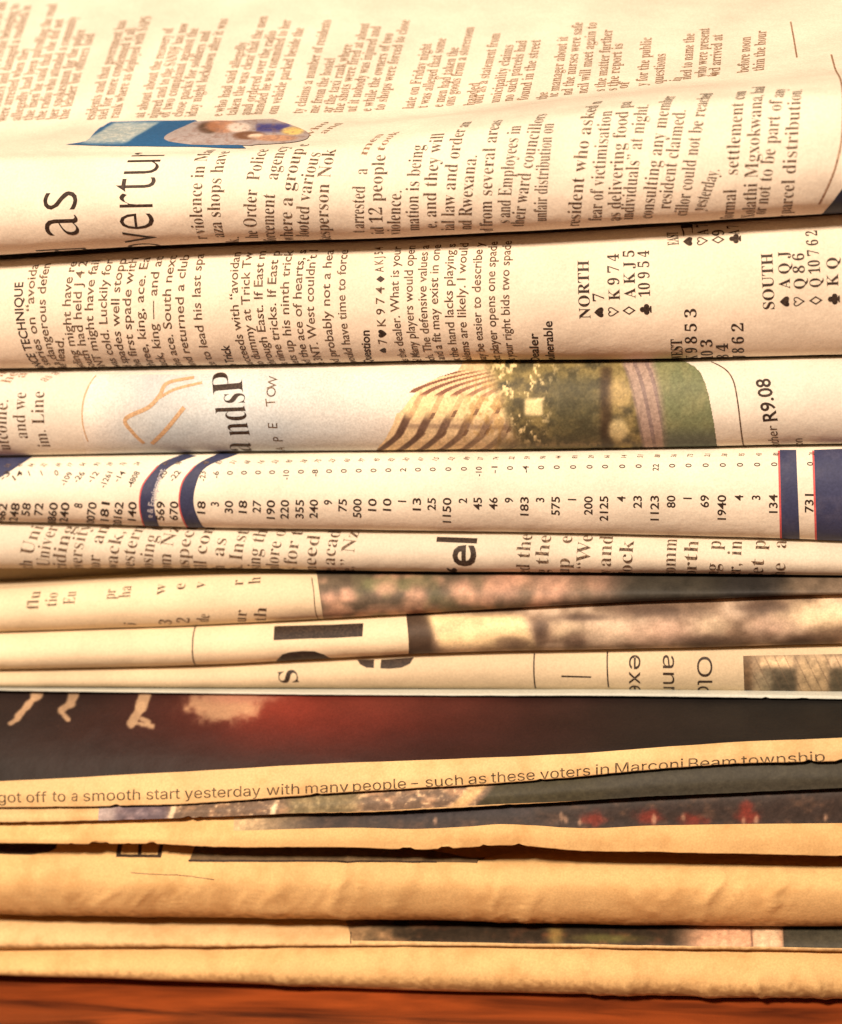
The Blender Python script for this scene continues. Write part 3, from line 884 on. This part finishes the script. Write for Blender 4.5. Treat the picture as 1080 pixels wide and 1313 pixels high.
# ---- 4: table of figures
def paper_4():
    e = newspaper('fourth newspaper from the top with a row of figures and dark blue bars', None)
    s = fold(3.0, 5.4, E3, E4, 8.2, 31, amp=0.12)
    s.build('outer_page', M_NEW[3], e); inner_pages(s, e, 4, 0.8)
    ns = [('7662', 10), ('1248', 26), ('58', 40), ('72', 56), ('8860', 75), ('1240', 90), ('8', 106), ('10070', 124), ('181', 141), ('20162', 158), ('140', 176), ('569', 212), ('670', 229),
          ('18', 264), ('3', 281), ('30', 299), ('18', 317), ('27', 335), ('190', 353), ('220', 371), ('355', 390), ('240', 408), ('9', 426), ('75', 445), ('500', 464), ('10', 483),
          ('10', 502), ('1', 521), ('13', 540), ('25', 559), ('1150', 579), ('2', 599), ('45', 618), ('46', 638), ('9', 658), ('183', 678), ('3', 698), ('575', 718), ('1', 739),
          ('200', 760), ('2125', 780), ('4', 802), ('23', 823), ('1123', 845), ('80', 866), ('1', 887), ('69', 909), ('1940', 931), ('4', 953), ('3', 975), ('134', 997), ('731', 1043)]
    L = []; L2 = []; L3_ = []
    sm = ['-3', '14', '1', '1', '0', '-109', '-26', '-12', '-1261', '-14', '-4808', '-20', '-22', '-23', '-6', '0', '0', '0', '0', '-10', '0', '-8', '0', '0', '0', '0', '0', '2', '0', '0', '0', '0', '-10', '-1',
          '0', '-4', '0', '0', '0', '0', '0', '0', '0', '22', '0', '0', '0', '0', '0', '0', '0', '0']
    for k, (t, x) in enumerate(ns):
        yt = np.interp(x, [0, 260, 520, 1080], [646, 643, 639, 633]); 
        ln = 7.9 * len(t)
        lean = np.interp(x, [0, 300, 1080], [0.12, 0.03, 0.0])
        L.append((t, x - lean * ln, yt + ln, x, yt))
        y2 = np.interp(x, [0, 300, 700, 1080], [608, 604, 597, 592]); n2 = 3.6 * len(sm[k]) + 1.5
        L2.append((sm[k], x - 0.5 + (-6 if x < 230 else 0) , y2 + n2, x + (4 if x < 230 else 0), y2))
        y3 = y2 - 12
        L3_.append(('%d' % (10 + k * 37 % 89), x + 1, y3 + 3.5, x + 5 - 3 * (x > 600), y3))
    lines(s, L, 15.2, 'sansb', 'price_column', M_INK, e)
    lines(s, L2, 11, 'num', 'price_column', M_INK, e)
    lines(s, L3_, 10, 'num', 'price_column', M_INKL, e)
    blue = lambda a, b: lay(base(a, (60, 64, 94)), np.clip((fbm(a / 12, b / 12, 5) - .5) * 2, 0, .5), (80, 80, 104))
    red = lambda a, b: base(a, (206, 92, 92))
    picture(s, [(186, 678), (180, 650), (184, 622), (204, 596), (236, 582)], [(206, 680), (198, 650), (200, 626), (216, 600), (252, 584)], blue, 'blue_bar', e, nu=24, nv=60)
    picture(s, [(242, 681), (231, 650), (235, 618), (252, 596), (284, 580)], [(264, 683), (249, 650), (252, 620), (266, 598), (308, 582)], blue, 'blue_bar', e, nu=24, nv=60)
    picture(s, [(184.5, 676), (178.4, 650), (182, 622), (202, 597)], [(186, 676), (180, 650), (184, 622), (204, 597)], red, 'red_edge', e, nu=4, nv=30, lift=0.06)
    picture(s, [(240, 679), (229.4, 650), (233, 618), (250, 597)], [(242, 679), (231, 650), (235, 618), (252, 597)], red, 'red_edge', e, nu=4, nv=30, lift=0.06)
    picture(s, [(1003, 703), (1000, 577)], [(1026, 704), (1021, 577)], blue, 'blue_bar', e, nu=24, nv=60)
    picture(s, [(1000.5, 702), (997.5, 578)], [(1003, 702), (1000, 578)], red, 'red_edge', e, nu=4, nv=30)
    picture(s, [(1048, 704), (1044, 577)], [(1100, 706), (1098, 575)], blue, 'blue_bar', e, nu=40, nv=60)
    picture(s, [(1045.5, 703), (1041.5, 578)], [(1048, 703), (1044, 578)], red, 'red_edge', e, nu=4, nv=30)
    picture(s, [(-30, 622), (-30, 588)], [(-2, 614), (42, 586)], blue, 'blue_bar', e, nu=24, nv=20)
    lines(s, [('e & Equipment', 194, 664, 210, 602)], 11, 'sansb', 'bar_lettering', M_WINK, e)
    e.children[-1].location = (0, 0, 0)
    return e


# ---- 5
def paper_5():
    e = newspaper('fifth newspaper from the top, narrow grey fold with the bold letters el', None)
    s = fold(4.3, 4.2, E4, [731, 731, 735, 737, 740], 6.6, 41, amp=0.12)
    s.build('outer_page', M_GREY, e)
    g = fold(12.5, 3.5, E4, [748, 738, 737, 739, 742], 14, 43, amp=0.12)
    g.build('inner_page', M_INNER, e)
    L = Z(0, 660, 3.857, [('ch Uni', 150, 280, 205, 60), ('Univer', 237, 252, 282, 60), ('ciding', 320, 280, 362, 60), ('iversity', 400, 280, 440, 55), ('tor  an', 490, 275, 530, 60),
         ('wack, ', 577, 275, 612, 85), ('yestern', 657, 275, 706, 60), ('losing t', 750, 275, 792, 65), ('om Nz', 840, 275, 880, 65), ('aspect', 930, 275, 962, 65), ('ill con', 1015, 280, 1050, 65)])
    L += Z(260, 660, 3.6, [('h  as', 97, 258, 108, 112), ('k. Inst', 177, 262, 206, 75), ('sing th', 262, 260, 292, 75), ('plore o', 347, 262, 376, 78), ('s for t', 432, 262, 456, 78),
         ('need', 522, 248, 540, 98), ('e acad', 607, 262, 631, 78), ('e,” Nz', 692, 265, 716, 82)])
    lines(s, L, 25.5, 'serif', 'text_column', M_INKL, e)
    ink(s, [line_tris(s, 'e', (610, 726), (610, 699), 62, 'sansb', fit='force'), stroke(s, [(560, 691.5), (586, 692.5), (612, 693.5)], 8),
            line_tris(s, '‘', (607, 735), (607, 729), 48, 'sansb', fit='force')], 'headline', M_INK, e)
    L = Z(540, 660, 3.857, [('ed the', 535, 298, 547, 100), ('g the', 627, 298, 642, 105), ('up  e', 732, 298, 747, 108), ('t “We', 832, 298, 847, 105), ('y and', 937, 300, 948, 108), ('lock', 1042, 300, 1052, 130)])
    L += Z(800, 660, 3.857, [('comm', 255, 300, 263, 122), ('orth', 357, 305, 370, 132), ('ng  p', 467, 308, 482, 132), ('er, in', 577, 308, 585, 132), ('let p', 687, 308, 702, 130), ('he  a', 797, 308, 805, 130)])
    lines(s, L, 26, 'serif', 'text_column', M_INKL, e)
    return e


# ---- 6
def paper_6():
    e = newspaper('sixth newspaper from the top, cream on the left with a dark blurry photo', None)
    s = fold(2.6, 4.4, T6, E6, 7.0, 51, amp=0.14, drop=1.6)
    s.build('outer_page', M_OLD_LIGHT, e)
    L = Z(0, 660, 3.857, [('flu', 190, 468, 205, 378), ('tio', 280, 452, 290, 386), ('Eu', 370, 442, 382, 380), ('pr', 567, 418, 577, 368), ('ha', 645, 408, 652, 352), ('w', 817, 385, 822, 350),
         ('e', 912, 372, 922, 340), ('v', 1012, 362, 1022, 335), ('i', 672, 545, 674, 538), ('3', 850, 540, 855, 518), ('2', 937, 535, 942, 508), ('de', 1030, 530, 1040, 495)])
    L += Z(260, 660, 3.6, [('ur', 202, 490, 206, 442), ('th', 292, 490, 297, 428), ('r', 187, 325, 190, 300), ('h', 267, 315, 270, 290)])
    lines(s, L, 24, 'serif', 'text_column', M_INKL, e)
    ink(s, [stroke(s, [(400, 741), (403, 765), (409, 792)], 1.3)], 'rule', M_INKL, e)

    def ph(px, py):
        n = fbm(px / 34, py / 22, 61, 3); n2 = fbm(px / 12, py / 10, 63)
        c = base(px, (96, 84, 70))
        c = lay(c, np.clip((n - 0.42) * 3.5, 0, 1) * np.clip((860 - px) / 200, 0.1, 1), (176, 140, 116))
        c = lay(c, np.clip((fbm(px / 26, py / 26, 71, 2) - 0.55) * 4, 0, 1) * np.clip((700 - px) / 200, 0, 1), (108, 106, 78))
        for x, y, r in ((422, 766, 10), (448, 764, 11), (498, 756, 12), (600, 756, 14), (540, 760, 10), (655, 752, 24), (720, 752, 26), (790, 750, 22)):
            c = lay(c, blob(px, py, x, y, r, r * 0.7, 1.2, .5, x) * 0.7, (222, 172, 148))
        c = lay(c, box(px, py, 790, 1010, 735, 800, 22), (52, 50, 44))
        c = lay(c, box(px, py, 935, 1012, 735, 800, 12) * .6, (36, 34, 36))
        c = lay(c, box(px, py, 1015, 1200, 735, 800, 14), (120, 104, 88))
        return c * (0.8 + 0.4 * n2)[..., None]
    picture(s, [(416, 800), (411, 768), (405, 726)], [(1110, 766), (1110, 728)], ph, 'printed_photo', e, nu=400, nv=50, label='dark blurry colour photo')
    return e


# ---- 7
def paper_7():
    e = newspaper('seventh newspaper from the top with a black bar and a pale blurry photo', None)
    s = fold(1.6, 4.4, E6, E7, 5.4, 61, amp=0.14)
    s.build('outer_page', M_OLD_LIGHT, e)
    ink(s, [stroke(s, [(254, 799), (248, 815), (247, 832), (251, 856)], 1.7)], 'rule', M_INK, e)
    bar = [(352, 803), (390, 802), (428, 801), (466, 799), (465.5, 808), (465, 816), (428, 818), (390, 819), (351, 821), (351.5, 812)]
    cap = [(354, 852), (356, 845), (362, 839), (372, 836), (388, 834.5), (404, 835), (416, 839), (425, 845), (431, 851)]
    ink(s, [outline(s, bar), outline(s, cap)], 'headline', M_INK, e, label='large black letters of a headline cut off by the fold')

    def ph(px, py):
        n = fbm(px / 40, py / 26, 81, 3); n2 = fbm(px / 14, py / 10, 83)
        c = base(px, (128, 106, 88))
        c = lay(c, box(px, py, 500, 556, 780, 870, 3) , (78, 62, 50))
        c = lay(c, np.clip((n - 0.45) * 4, 0, 1) * (px > 560), (206, 182, 158))
        c = lay(c, box(px + (py - 820) * -0.4, py, 562, 690, 770, 832, 5) * 0.95 * np.clip((py - 784) / 8, 0, 1), (246, 218, 168))
        for x, y, rx, ry, cc in ((785, 805, 28, 20, (232, 208, 180)), (865, 808, 26, 16, (218, 186, 164)), (922, 800, 20, 14, (206, 184, 156)), (1000, 800, 30, 14, (200, 170, 150)),
                                 (1055, 788, 44, 17, (244, 220, 180)), (735, 805, 22, 12, (214, 192, 160)), (830, 812, 20, 14, (214, 184, 160))):
            c = lay(c, blob(px, py, x, y, rx, ry, 1.0, 0.5, x) * 0.85, cc)
        for x, y, rx, ry in ((665, 824, 24, 9), (744, 822, 17, 14), (755, 789, 30, 4), (905, 822, 28, 10), (1030, 826, 26, 12), (840, 780, 44, 6), (980, 776, 30, 7), (700, 806, 8, 14)):
            c = lay(c, blob(px, py, x, y, rx, ry, 1.0, 0.5, x) * 0.75, (84, 66, 56))
        return c * (0.86 + 0.28 * n2)[..., None]
    picture(s, [(524, 846), (524, 820), (520, 778)], [(1110, 834), (1110, 748)], ph, 'printed_photo', e, nu=420, nv=60, label='pale blurry photo of a crowd')
    return e


# ---- 8
def paper_8():
    e = newspaper('eighth newspaper from the top, narrow fold with sideways words above a white edge', None)
    s = fold(2.6, 3.4, E7, E8, 4.4, 71, amp=0.1)
    s.build('outer_page', M_DULL, e)
    # cropped letters and rules
    c1 = [(458, 846), (480, 846), (479.5, 856.5), (470, 856), (462, 852)]
    c2 = [(489, 846), (531, 843), (526, 851), (515, 856), (500, 857.5), (488, 857)]
    ink(s, [outline(s, c1), outline(s, c2)], 'headline', M_INK, e, label='lower halves of large black letters')
    lines(s, [('S', 384, 876, 380, 856)], 36, 'serifb', 'text_line', M_INK, e)
    ink(s, [stroke(s, [(685.5, 838), (687, 882)], 1.8), stroke(s, [(779, 836), (780.5, 881)], 1.8), stroke(s, [(720, 867), (739, 867.5), (758, 868)], 2.2)], 'rule', M_INK, e)
    lines(s, [('exe', 807, 840, 807, 890), ('ann', 850, 840, 851, 892), ('Old', 894, 842, 895, 893)], 37, 'inter', 'text_column', M_INK, e)

    def ph(px, py):
        c = base(px, (158, 136, 110))
        c = lay(c, box(px, py, 940, 964, 830, 900, 3), (110, 88, 66))
        c = lay(c, box(px, py, 975, 1018, 842, 856, 2), (214, 186, 148))
        c = lay(c, box(px, py, 978, 1022, 857, 888, 3), (86, 78, 64))
        c = lay(c, box(px, py, 968, 990, 862, 888, 4) * .8, (160, 146, 120))
        c = lay(c, box(px, py, 1024, 1062, 842, 884, 3), (184, 160, 126))
        c = lay(c, box(px, py, 1064, 1100, 842, 856, 2), (206, 180, 146))
        c = lay(c, box(px, py, 1064, 1100, 857, 888, 3), (92, 84, 68))
        c = lay(c, (np.mod(px - 0.5 * py, 13) < 1.6) * 0.5, (110, 92, 74))
        return c * (0.8 + 0.4 * fbm(px / 6, py / 5, 91))[..., None]
    picture(s, [(955, 896), (953, 841)], [(1110, 900), (1110, 838)], ph, 'printed_photo', e, nu=160, nv=50, label='small photo of rooftops at the right')
    # white sheet slipped out below
    w = Sheet([(60, [872, 873, 874, 876, 878]), (12, [878, 880, 881, 881, 883]), (4.0, [881, 883, 884, 884, 886]), (1.4, [883.5, 887, 889.5, 889.5, 892.5]), (1.0, [885, 889, 892, 893, 897])],
              ref=0, seed=75, amp=0.08, front=(-0.001, 0.02), rev=True)
    w.build('loose_page', M_WHITE, e, thick=0.16, label='thin white sheet edge')
    return e


# ---- 9: cut page edges
def paper_9():
    e = newspaper('newspaper with a dark photo above the caption about a smooth start yesterday', None)
    X9 = [0, 60, 150, 300, 400, 500, 620, 660, 720, 810, 940, 1080]
    cap_t = [1004, 1003, 1003, 995, 990, 985, 973, 971, 966, 960, 952, 945]
    cap_b = [1036, 1036, 1034, 1027, 1019, 1013, 1006, 1003, 998, 990, 980, 976]
    f = lambda xs, ys: [float(np.interp(x, xs, ys)) for x in X9]
    def rowx(Y, ys): return (Y, ys, X9)
    A = Sheet([rowx(70, [842] * 12), rowx(12, f(PX, [868, 870, 872, 874, 876])), rowx(3, f(PX, [886, 888, 890, 893, 896])), rowx(-5, f(PX, [928, 928, 928, 922, 918])),
               rowx(-10.5, f(PX, [968, 965, 960, 944, 934])), rowx(-14, cap_t), rowx(-15.6, [(a + b) / 2 for a, b in zip(cap_t, cap_b)]), rowx(-16.2, cap_b)],
              ref=0, seed=83, amp=0.26, front=(-0.001, 0.06), rev=True, crumple=0.25)
    A.build('page', M_OLD, e, thick=0.16)

    def dark(px, py):
        n = fbm(px / 60, py / 30, 101, 3)
        c = base(px, (36, 30, 28))
        c = lay(c, np.clip((px - 640) / 200, 0, 1), (32, 31, 29))
        c = lay(c, blob(px, py, 440, 928, 230, 44, 1.8) * 0.85, (84, 28, 22))
        c = lay(c, blob(px, py, 395, 908, 90, 26, 1.8) * 0.75, (150, 54, 40))
        c = lay(c, blob(px, py, 520, 900, 130, 18, 1.8) * 0.5, (118, 56, 44))
        warp = (fbm(px / 7, py / 7, 55, 2) - 0.5) * 9
        limbs = (((74, 862), (52, 892), 15), ((52, 892), (28, 920), 9), ((30, 921), (18, 929), 6), ((114, 862), (100, 902), 13), ((100, 902), (88, 912), 9), ((86, 910), (97, 924), 6),
                 ((210, 862), (196, 908), 17), ((196, 908), (184, 930), 12), ((184, 930), (212, 934), 6), ((198, 925), (206, 930), 8))
        for (x0, y0), (x1, y1), w in limbs:
            t = np.clip(((px - x0) * (x1 - x0) + (py - y0) * (y1 - y0)) / ((x1 - x0) ** 2 + (y1 - y0) ** 2), 0, 1)
            d = np.hypot(px - x0 - t * (x1 - x0), py - y0 - t * (y1 - y0)) + warp * 0.35
            c = lay(c, np.clip((w / 2 - d) / 2.2 + 0.5, 0, 1) * 0.92, (184, 152, 120))
        hh = np.clip(blob(px, py, 305, 906, 48, 22, 0.4, 0.7, 5), 0, 1) * np.clip((py - 888) / 6, 0, 1)
        c = lay(c, hh * 0.9, (196, 156, 122))
        c = lay(c, blob(px, py, 330, 896, 46, 9, 0.8, .6, 9) * .7, (190, 130, 108))
        c = lay(c, blob(px, py, 590, 891, 20, 5, .8, .6, 3) * .6, (170, 120, 104))
        return c * (0.84 + 0.32 * n)[..., None]
    picture(A, [(-30, 1003), (-30, 960), (-30, 920), (-30, 866)], [(1110, 945), (1110, 920), (1110, 900), (1110, 874)], dark, 'printed_photo', e, nu=600, nv=110, label='dark photo with a red glow and pale shapes')
    # caption border wanders: cover with a strip of bare paper following the printed edge is not needed
    yb = lambda x: float(np.interp(x, [0, 285, 487, 660, 830, 1000, 1080], [1030, 1022.5, 1013, 1001.5, 988, 979, 975]))
    words = 'got off to a smooth start yesterday with many people – such as these voters in Marconi Beam township'.split(' ')
    xs = [0, 47, 98, 132, 150, 105, 187]
    place = [('got', -3, 43), ('off', 51, 60+1), ('off', 47, 59)]
    W_ = [('got off', -2, 60), ('to', 67, 84), ('a', 91, 100), ('smooth', 107, 180), ('start', 188, 231), ('yesterday', 237, 334), ('with', 342, 384), ('many', 392, 447),
          ('people', 453, 521), ('–', 526, 538), ('such', 546, 594), ('as', 601, 624), ('these', 630, 686), ('voters', 693, 757), ('in', 764, 781), ('Marconi', 789, 876),
          ('Beam', 883, 944), ('township', 951, 1058)]
    ink(A, [line_tris(A, t, (x0, yb(x0) - (1 if x0 < 100 else 0)), (x1, yb(x1)), 26, 'inter') for t, x0, x1 in W_], 'caption', M_INKC, e)
    ed = f([0, 120, 270, 400, 540, 640, 700, 810, 1080], [1055, 1053, 1048, 1043, 1040, 1033, 1030, 1023, 1011])
    B = Sheet([rowx(60, [925] * 12), rowx(2, f(PX, [952, 948, 944, 936, 930])), rowx(-8, f(PX, [1000, 996, 988, 970, 960])), rowx(-14.4, [c - 3 for c in cap_b]), rowx(-16.6, [(a + b) / 2 for a, b in zip(cap_b, ed)]), rowx(-17.2, ed)],
              ref=0, seed=87, amp=0.2, front=(-0.001, 0.04), rev=True)
    B.build('page', M_OLD, e, thick=0.16)

    def strip(px, py):
        n = fbm(px / 16, py / 8, 111); n2 = fbm(px / 6, py / 5, 113)
        c = base(px, (120, 100, 84))
        c = lay(c, np.clip((n - .45) * 4, 0, 1), (176, 140, 110))
        c = lay(c, np.clip((n2 - .6) * 5, 0, 1), (206, 176, 140))
        c = lay(c, box(px, py, 100, 225, 1000, 1100, 8) * 0.8, (110, 98, 112))
        c = lay(c, box(px, py, 120, 150, 1000, 1100, 5) * 0.6, (206, 190, 180))
        c = lay(c, box(px, py, 385, 480, 1000, 1100, 9) * 0.7, (128, 118, 84))
        c = lay(c, np.clip((px + (py - 1020) * 0.9 - 640) / 8, 0, 1), (66, 62, 46))
        c = lay(c, np.clip((px - 760) / 60, 0, 1) * .6, (60, 58, 52))
        for x in (229, 366):
            c = lay(c, blob(px + (py - 1040) * .3, py, x, 1040, 3.5, 12, .6), (232, 212, 176))
        c = lay(c, box(px + (py - 1020), py, 612, 634, 1003, 1040, 3), (212, 176, 126))
        return c * (0.82 + 0.36 * n2)[..., None]
    picture(B, [(126, 1054), (128, 1020)], [(1110, 1010), (1110, 962)], strip, 'printed_photo', e, nu=420, nv=30, label='narrow strip of a dark photo below the caption')
    X = [0, 95, 190, 290, 440, 540, 600, 640, 680, 750, 830, 1080]
    dn = [1081, 1083, 1083, 1087, 1087, 1090, 1087, 1084.5, 1086, 1092, 1093, 1099]
    g = lambda xs, ys: [float(np.interp(x, xs, ys)) for x in X]
    bd = g([0, 270, 540, 640, 810, 1080], [1068, 1066, 1061, 1058, 1057, 1055])
    D = Sheet([(60, [975] * 12, X), (-2, g(PX, [1004, 1000, 994, 985, 978]), X), (-11, g(PX, [1040, 1034, 1024, 1010, 1000]), X), (-15.4, g([0, 270, 540, 810, 1080], [1056, 1049, 1041, 1024, 1012]), X),
               (-17.4, bd, X), (-18.3, [(a + b) / 2 for a, b in zip(bd, dn)], X), (-18.6, dn, X)], ref=0, seed=91, amp=0.2, front=(-0.001, 0.04), rev=True, crumple=0.4)
    D.build('page', M_OLD2, e, thick=0.18)

    def players(px, py):
        n = fbm(px / 12, py / 8, 121); n2 = fbm(px / 5, py / 4, 123)
        c = base(px, (56, 46, 42))
        c = lay(c, np.clip((n - .5) * 3, 0, 1) * .6, (104, 78, 62))
        c = lay(c, box(px, py, 480, 700, 1030, 1050, 6) * .7, (48, 46, 52))
        for x, y, r in ((775, 1046, 13), (845, 1046, 14), (965, 1036, 8), (968, 1048, 12), (900, 1052, 16)):
            c = lay(c, blob(px, py, x, y, r, 9, .8, 1.2, x) * .85, (124, 50, 40))
        for x, y in ((571, 1050), (740, 1050), (758, 1052), (852, 1050), (888, 1048), (962, 1052), (1062, 1048), (735, 1046), (978, 1051)):
            c = lay(c, blob(px, py, x, y, 2.5, 5, .8, 1.5, x) * .7, (186, 150, 124))
        c = lay(c, np.clip((420 - px) / 110, 0, 1), (206, 178, 136))
        return c * (0.8 + 0.4 * n2)[..., None]
    picture(D, [(300, 1065), (300, 1030)], [(1110, 1055), (1110, 990)], players, 'printed_photo', e, nu=420, nv=30, label='thin strip of a dark photo with red figures')
    return e


# ---- 10
def paper_10():
    e = newspaper('wide yellowed newspaper fold with cropped black letters, third from the bottom', None)
    X = [0, 270, 480, 560, 615, 650, 700, 790, 900, 1080]
    f = lambda xs, ys: [float(np.interp(x, xs, ys)) for x in X]
    ct = [1078, 1080, 1086, 1096, 1104, 1097, 1097, 1101, 1103, 1104]
    lip = f(PX, [1171, 1176, 1179, 1186, 1187])
    L0 = [at(px, py, -12.5) for px, py in zip(X, lip)]
    Xs = [p.x for p in L0]; zs = np.array([p.z for p in L0])
    C0 = [at(px, py, -10.5) for px, py in zip(X, ct)]
    zc = np.array([p.z for p in C0])
    rows = [(80, 'z', Xs, zs + 1.0 * MM), (4, 'z', Xs, zs + 0.9 * MM), (-8, 'z', Xs, zs + 0.3 * MM), (-12.5, 'z', Xs, zs), (-15.6, f(PX, [1164, 1170, 1172, 1178, 1180]), X),
            (-17.4, f(PX, [1146, 1150, 1152, 1158, 1160]), X), (-17.6, f(PX, [1128, 1131, 1133, 1138, 1140]), X), (-16.0, f(PX, [1106, 1108, 1114, 1120, 1122]), X),
            (-14.0, f(PX, [1092, 1094, 1101, 1109, 1111]), X), (-10.5, ct, X), (-8, 'z', Xs, zc - 0.9 * MM), (-4, 'z', Xs, zc - 3.4 * MM), (8, 'z', Xs, zc - 4.6 * MM), (80, 'z', Xs, zc - 4.8 * MM)]
    s = Sheet(rows, ref=3, seed=95, amp=0.30, front=(-0.006, 0.026), crumple=0.75)
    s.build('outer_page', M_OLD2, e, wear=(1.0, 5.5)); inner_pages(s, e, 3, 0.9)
    O = lambda p: outline(s, p)
    ink(s, [O([(-30, 1078), (76, 1078), (72, 1088), (62, 1093), (40, 1096), (-30, 1096)])], 'headline', M_INK, e, label='black cropped letter at the left end')
    ink(s, [stroke(s, [(149, 1097), (180, 1097.5), (207, 1098)], 4.6), stroke(s, [(158, 1076), (152, 1097)], 6.5), stroke(s, [(182, 1076), (179, 1097)], 5), stroke(s, [(211, 1076), (205, 1097)], 6)], 'headline', M_INK, e,
        label='outlined letter cropped by the pages above')
    ink(s, [stroke(s, [(242, 1104), (330, 1104.5), (460, 1105), (560, 1106)], 2.2)], 'headline', M_INK, e, lift=0.27)
    picture(s, [(243, 1104), (253, 1080)], [(612, 1107), (650, 1088)], lambda a, b: lay(base(a, (112, 92, 66)), np.clip((fbm(a / 10, b / 4, 6) - .4) * 2, 0, .6), (84, 68, 50)), 'printed_panel', e, nu=240, nv=40, lift=0.22)
    ink(s, [stroke(s, [(168, 1119), (200, 1121), (238, 1123), (275, 1128)], 1.0)], 'crease_mark', M_INKL, e)
    return e


# ---- 11
def paper_11():
    e = newspaper('thin newspaper second from the bottom with a dark photo strip on its right', None)
    s = fold(-15.6, 4.2, [1182, 1188, 1190, 1191, 1190], [1217, 1212, 1209, 1213, 1218], -11.6, 97, amp=0.2, crumple=0.25, drop=1.6)
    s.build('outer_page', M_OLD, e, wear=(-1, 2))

    def ph(px, py):
        n = fbm(px / 20, py / 12, 131); n2 = fbm(px / 6, py / 5, 133)
        c = base(px, (54, 44, 34))
        c = lay(c, np.clip((n - .5) * 3, 0, 1), (96, 62, 44))
        c = lay(c, np.clip((540 - px) / 90 + (n - .5) * 1.5, 0, 1) * .8, (168, 138, 100))
        c = lay(c, blob(px, py, 722, 1196, 9, 20, 1) * .8, (150, 124, 70))
        c = lay(c, blob(px, py, 790, 1204, 40, 5, 1, .5) * .7, (112, 110, 60))
        c = lay(c, np.clip((px - 870) / 40, 0, 1) * (px < 1010), (212, 166, 132))
        c = lay(c, box(px, py, 970, 972, 1180, 1230, 1) , (80, 50, 40))
        c = lay(c, box(px, py, 973, 1004, 1180, 1230, 2) * .9, (226, 196, 160))
        c = lay(c, box(px, py, 1010, 1200, 1180, 1230, 3), (72, 68, 56))
        return c * (0.82 + 0.36 * n2)[..., None]
    picture(s, [(452, 1206), (440, 1170)], [(1110, 1216), (1110, 1170)], ph, 'printed_photo', e, nu=300, nv=30, label='dark photo strip with a pale block at the right')
    ink(s, [stroke(s, [(450, 1195), (450, 1210)], 1.4)], 'rule', M_INK, e)
    return e


# ---- 12
def paper_12():
    e = newspaper('bottommost newspaper, yellowed crumpled fold lying on the red brown table', None)
    s = fold(-18.5, 6.3, [1217, 1213, 1209, 1214, 1219], [1245, 1257, 1270, 1276, 1280], -13.6, 99, amp=0.34, p=0.92, crumple=0.95)
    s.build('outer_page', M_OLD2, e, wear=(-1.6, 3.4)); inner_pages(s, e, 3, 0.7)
    return e


M_DULL = mat_paper('newsprint_dull_cream', (214, 194, 162), 3.3)
M_OLD_LIGHT = mat_paper('newsprint_yellowing', (230, 211, 178), 8.4)
paper_1(); paper_2(); paper_3(); paper_4(); paper_5(); paper_6(); paper_7(); paper_8(); paper_9(); paper_10(); paper_11(); paper_12()
bpy.data.objects.remove(_to); bpy.data.curves.remove(_tc)
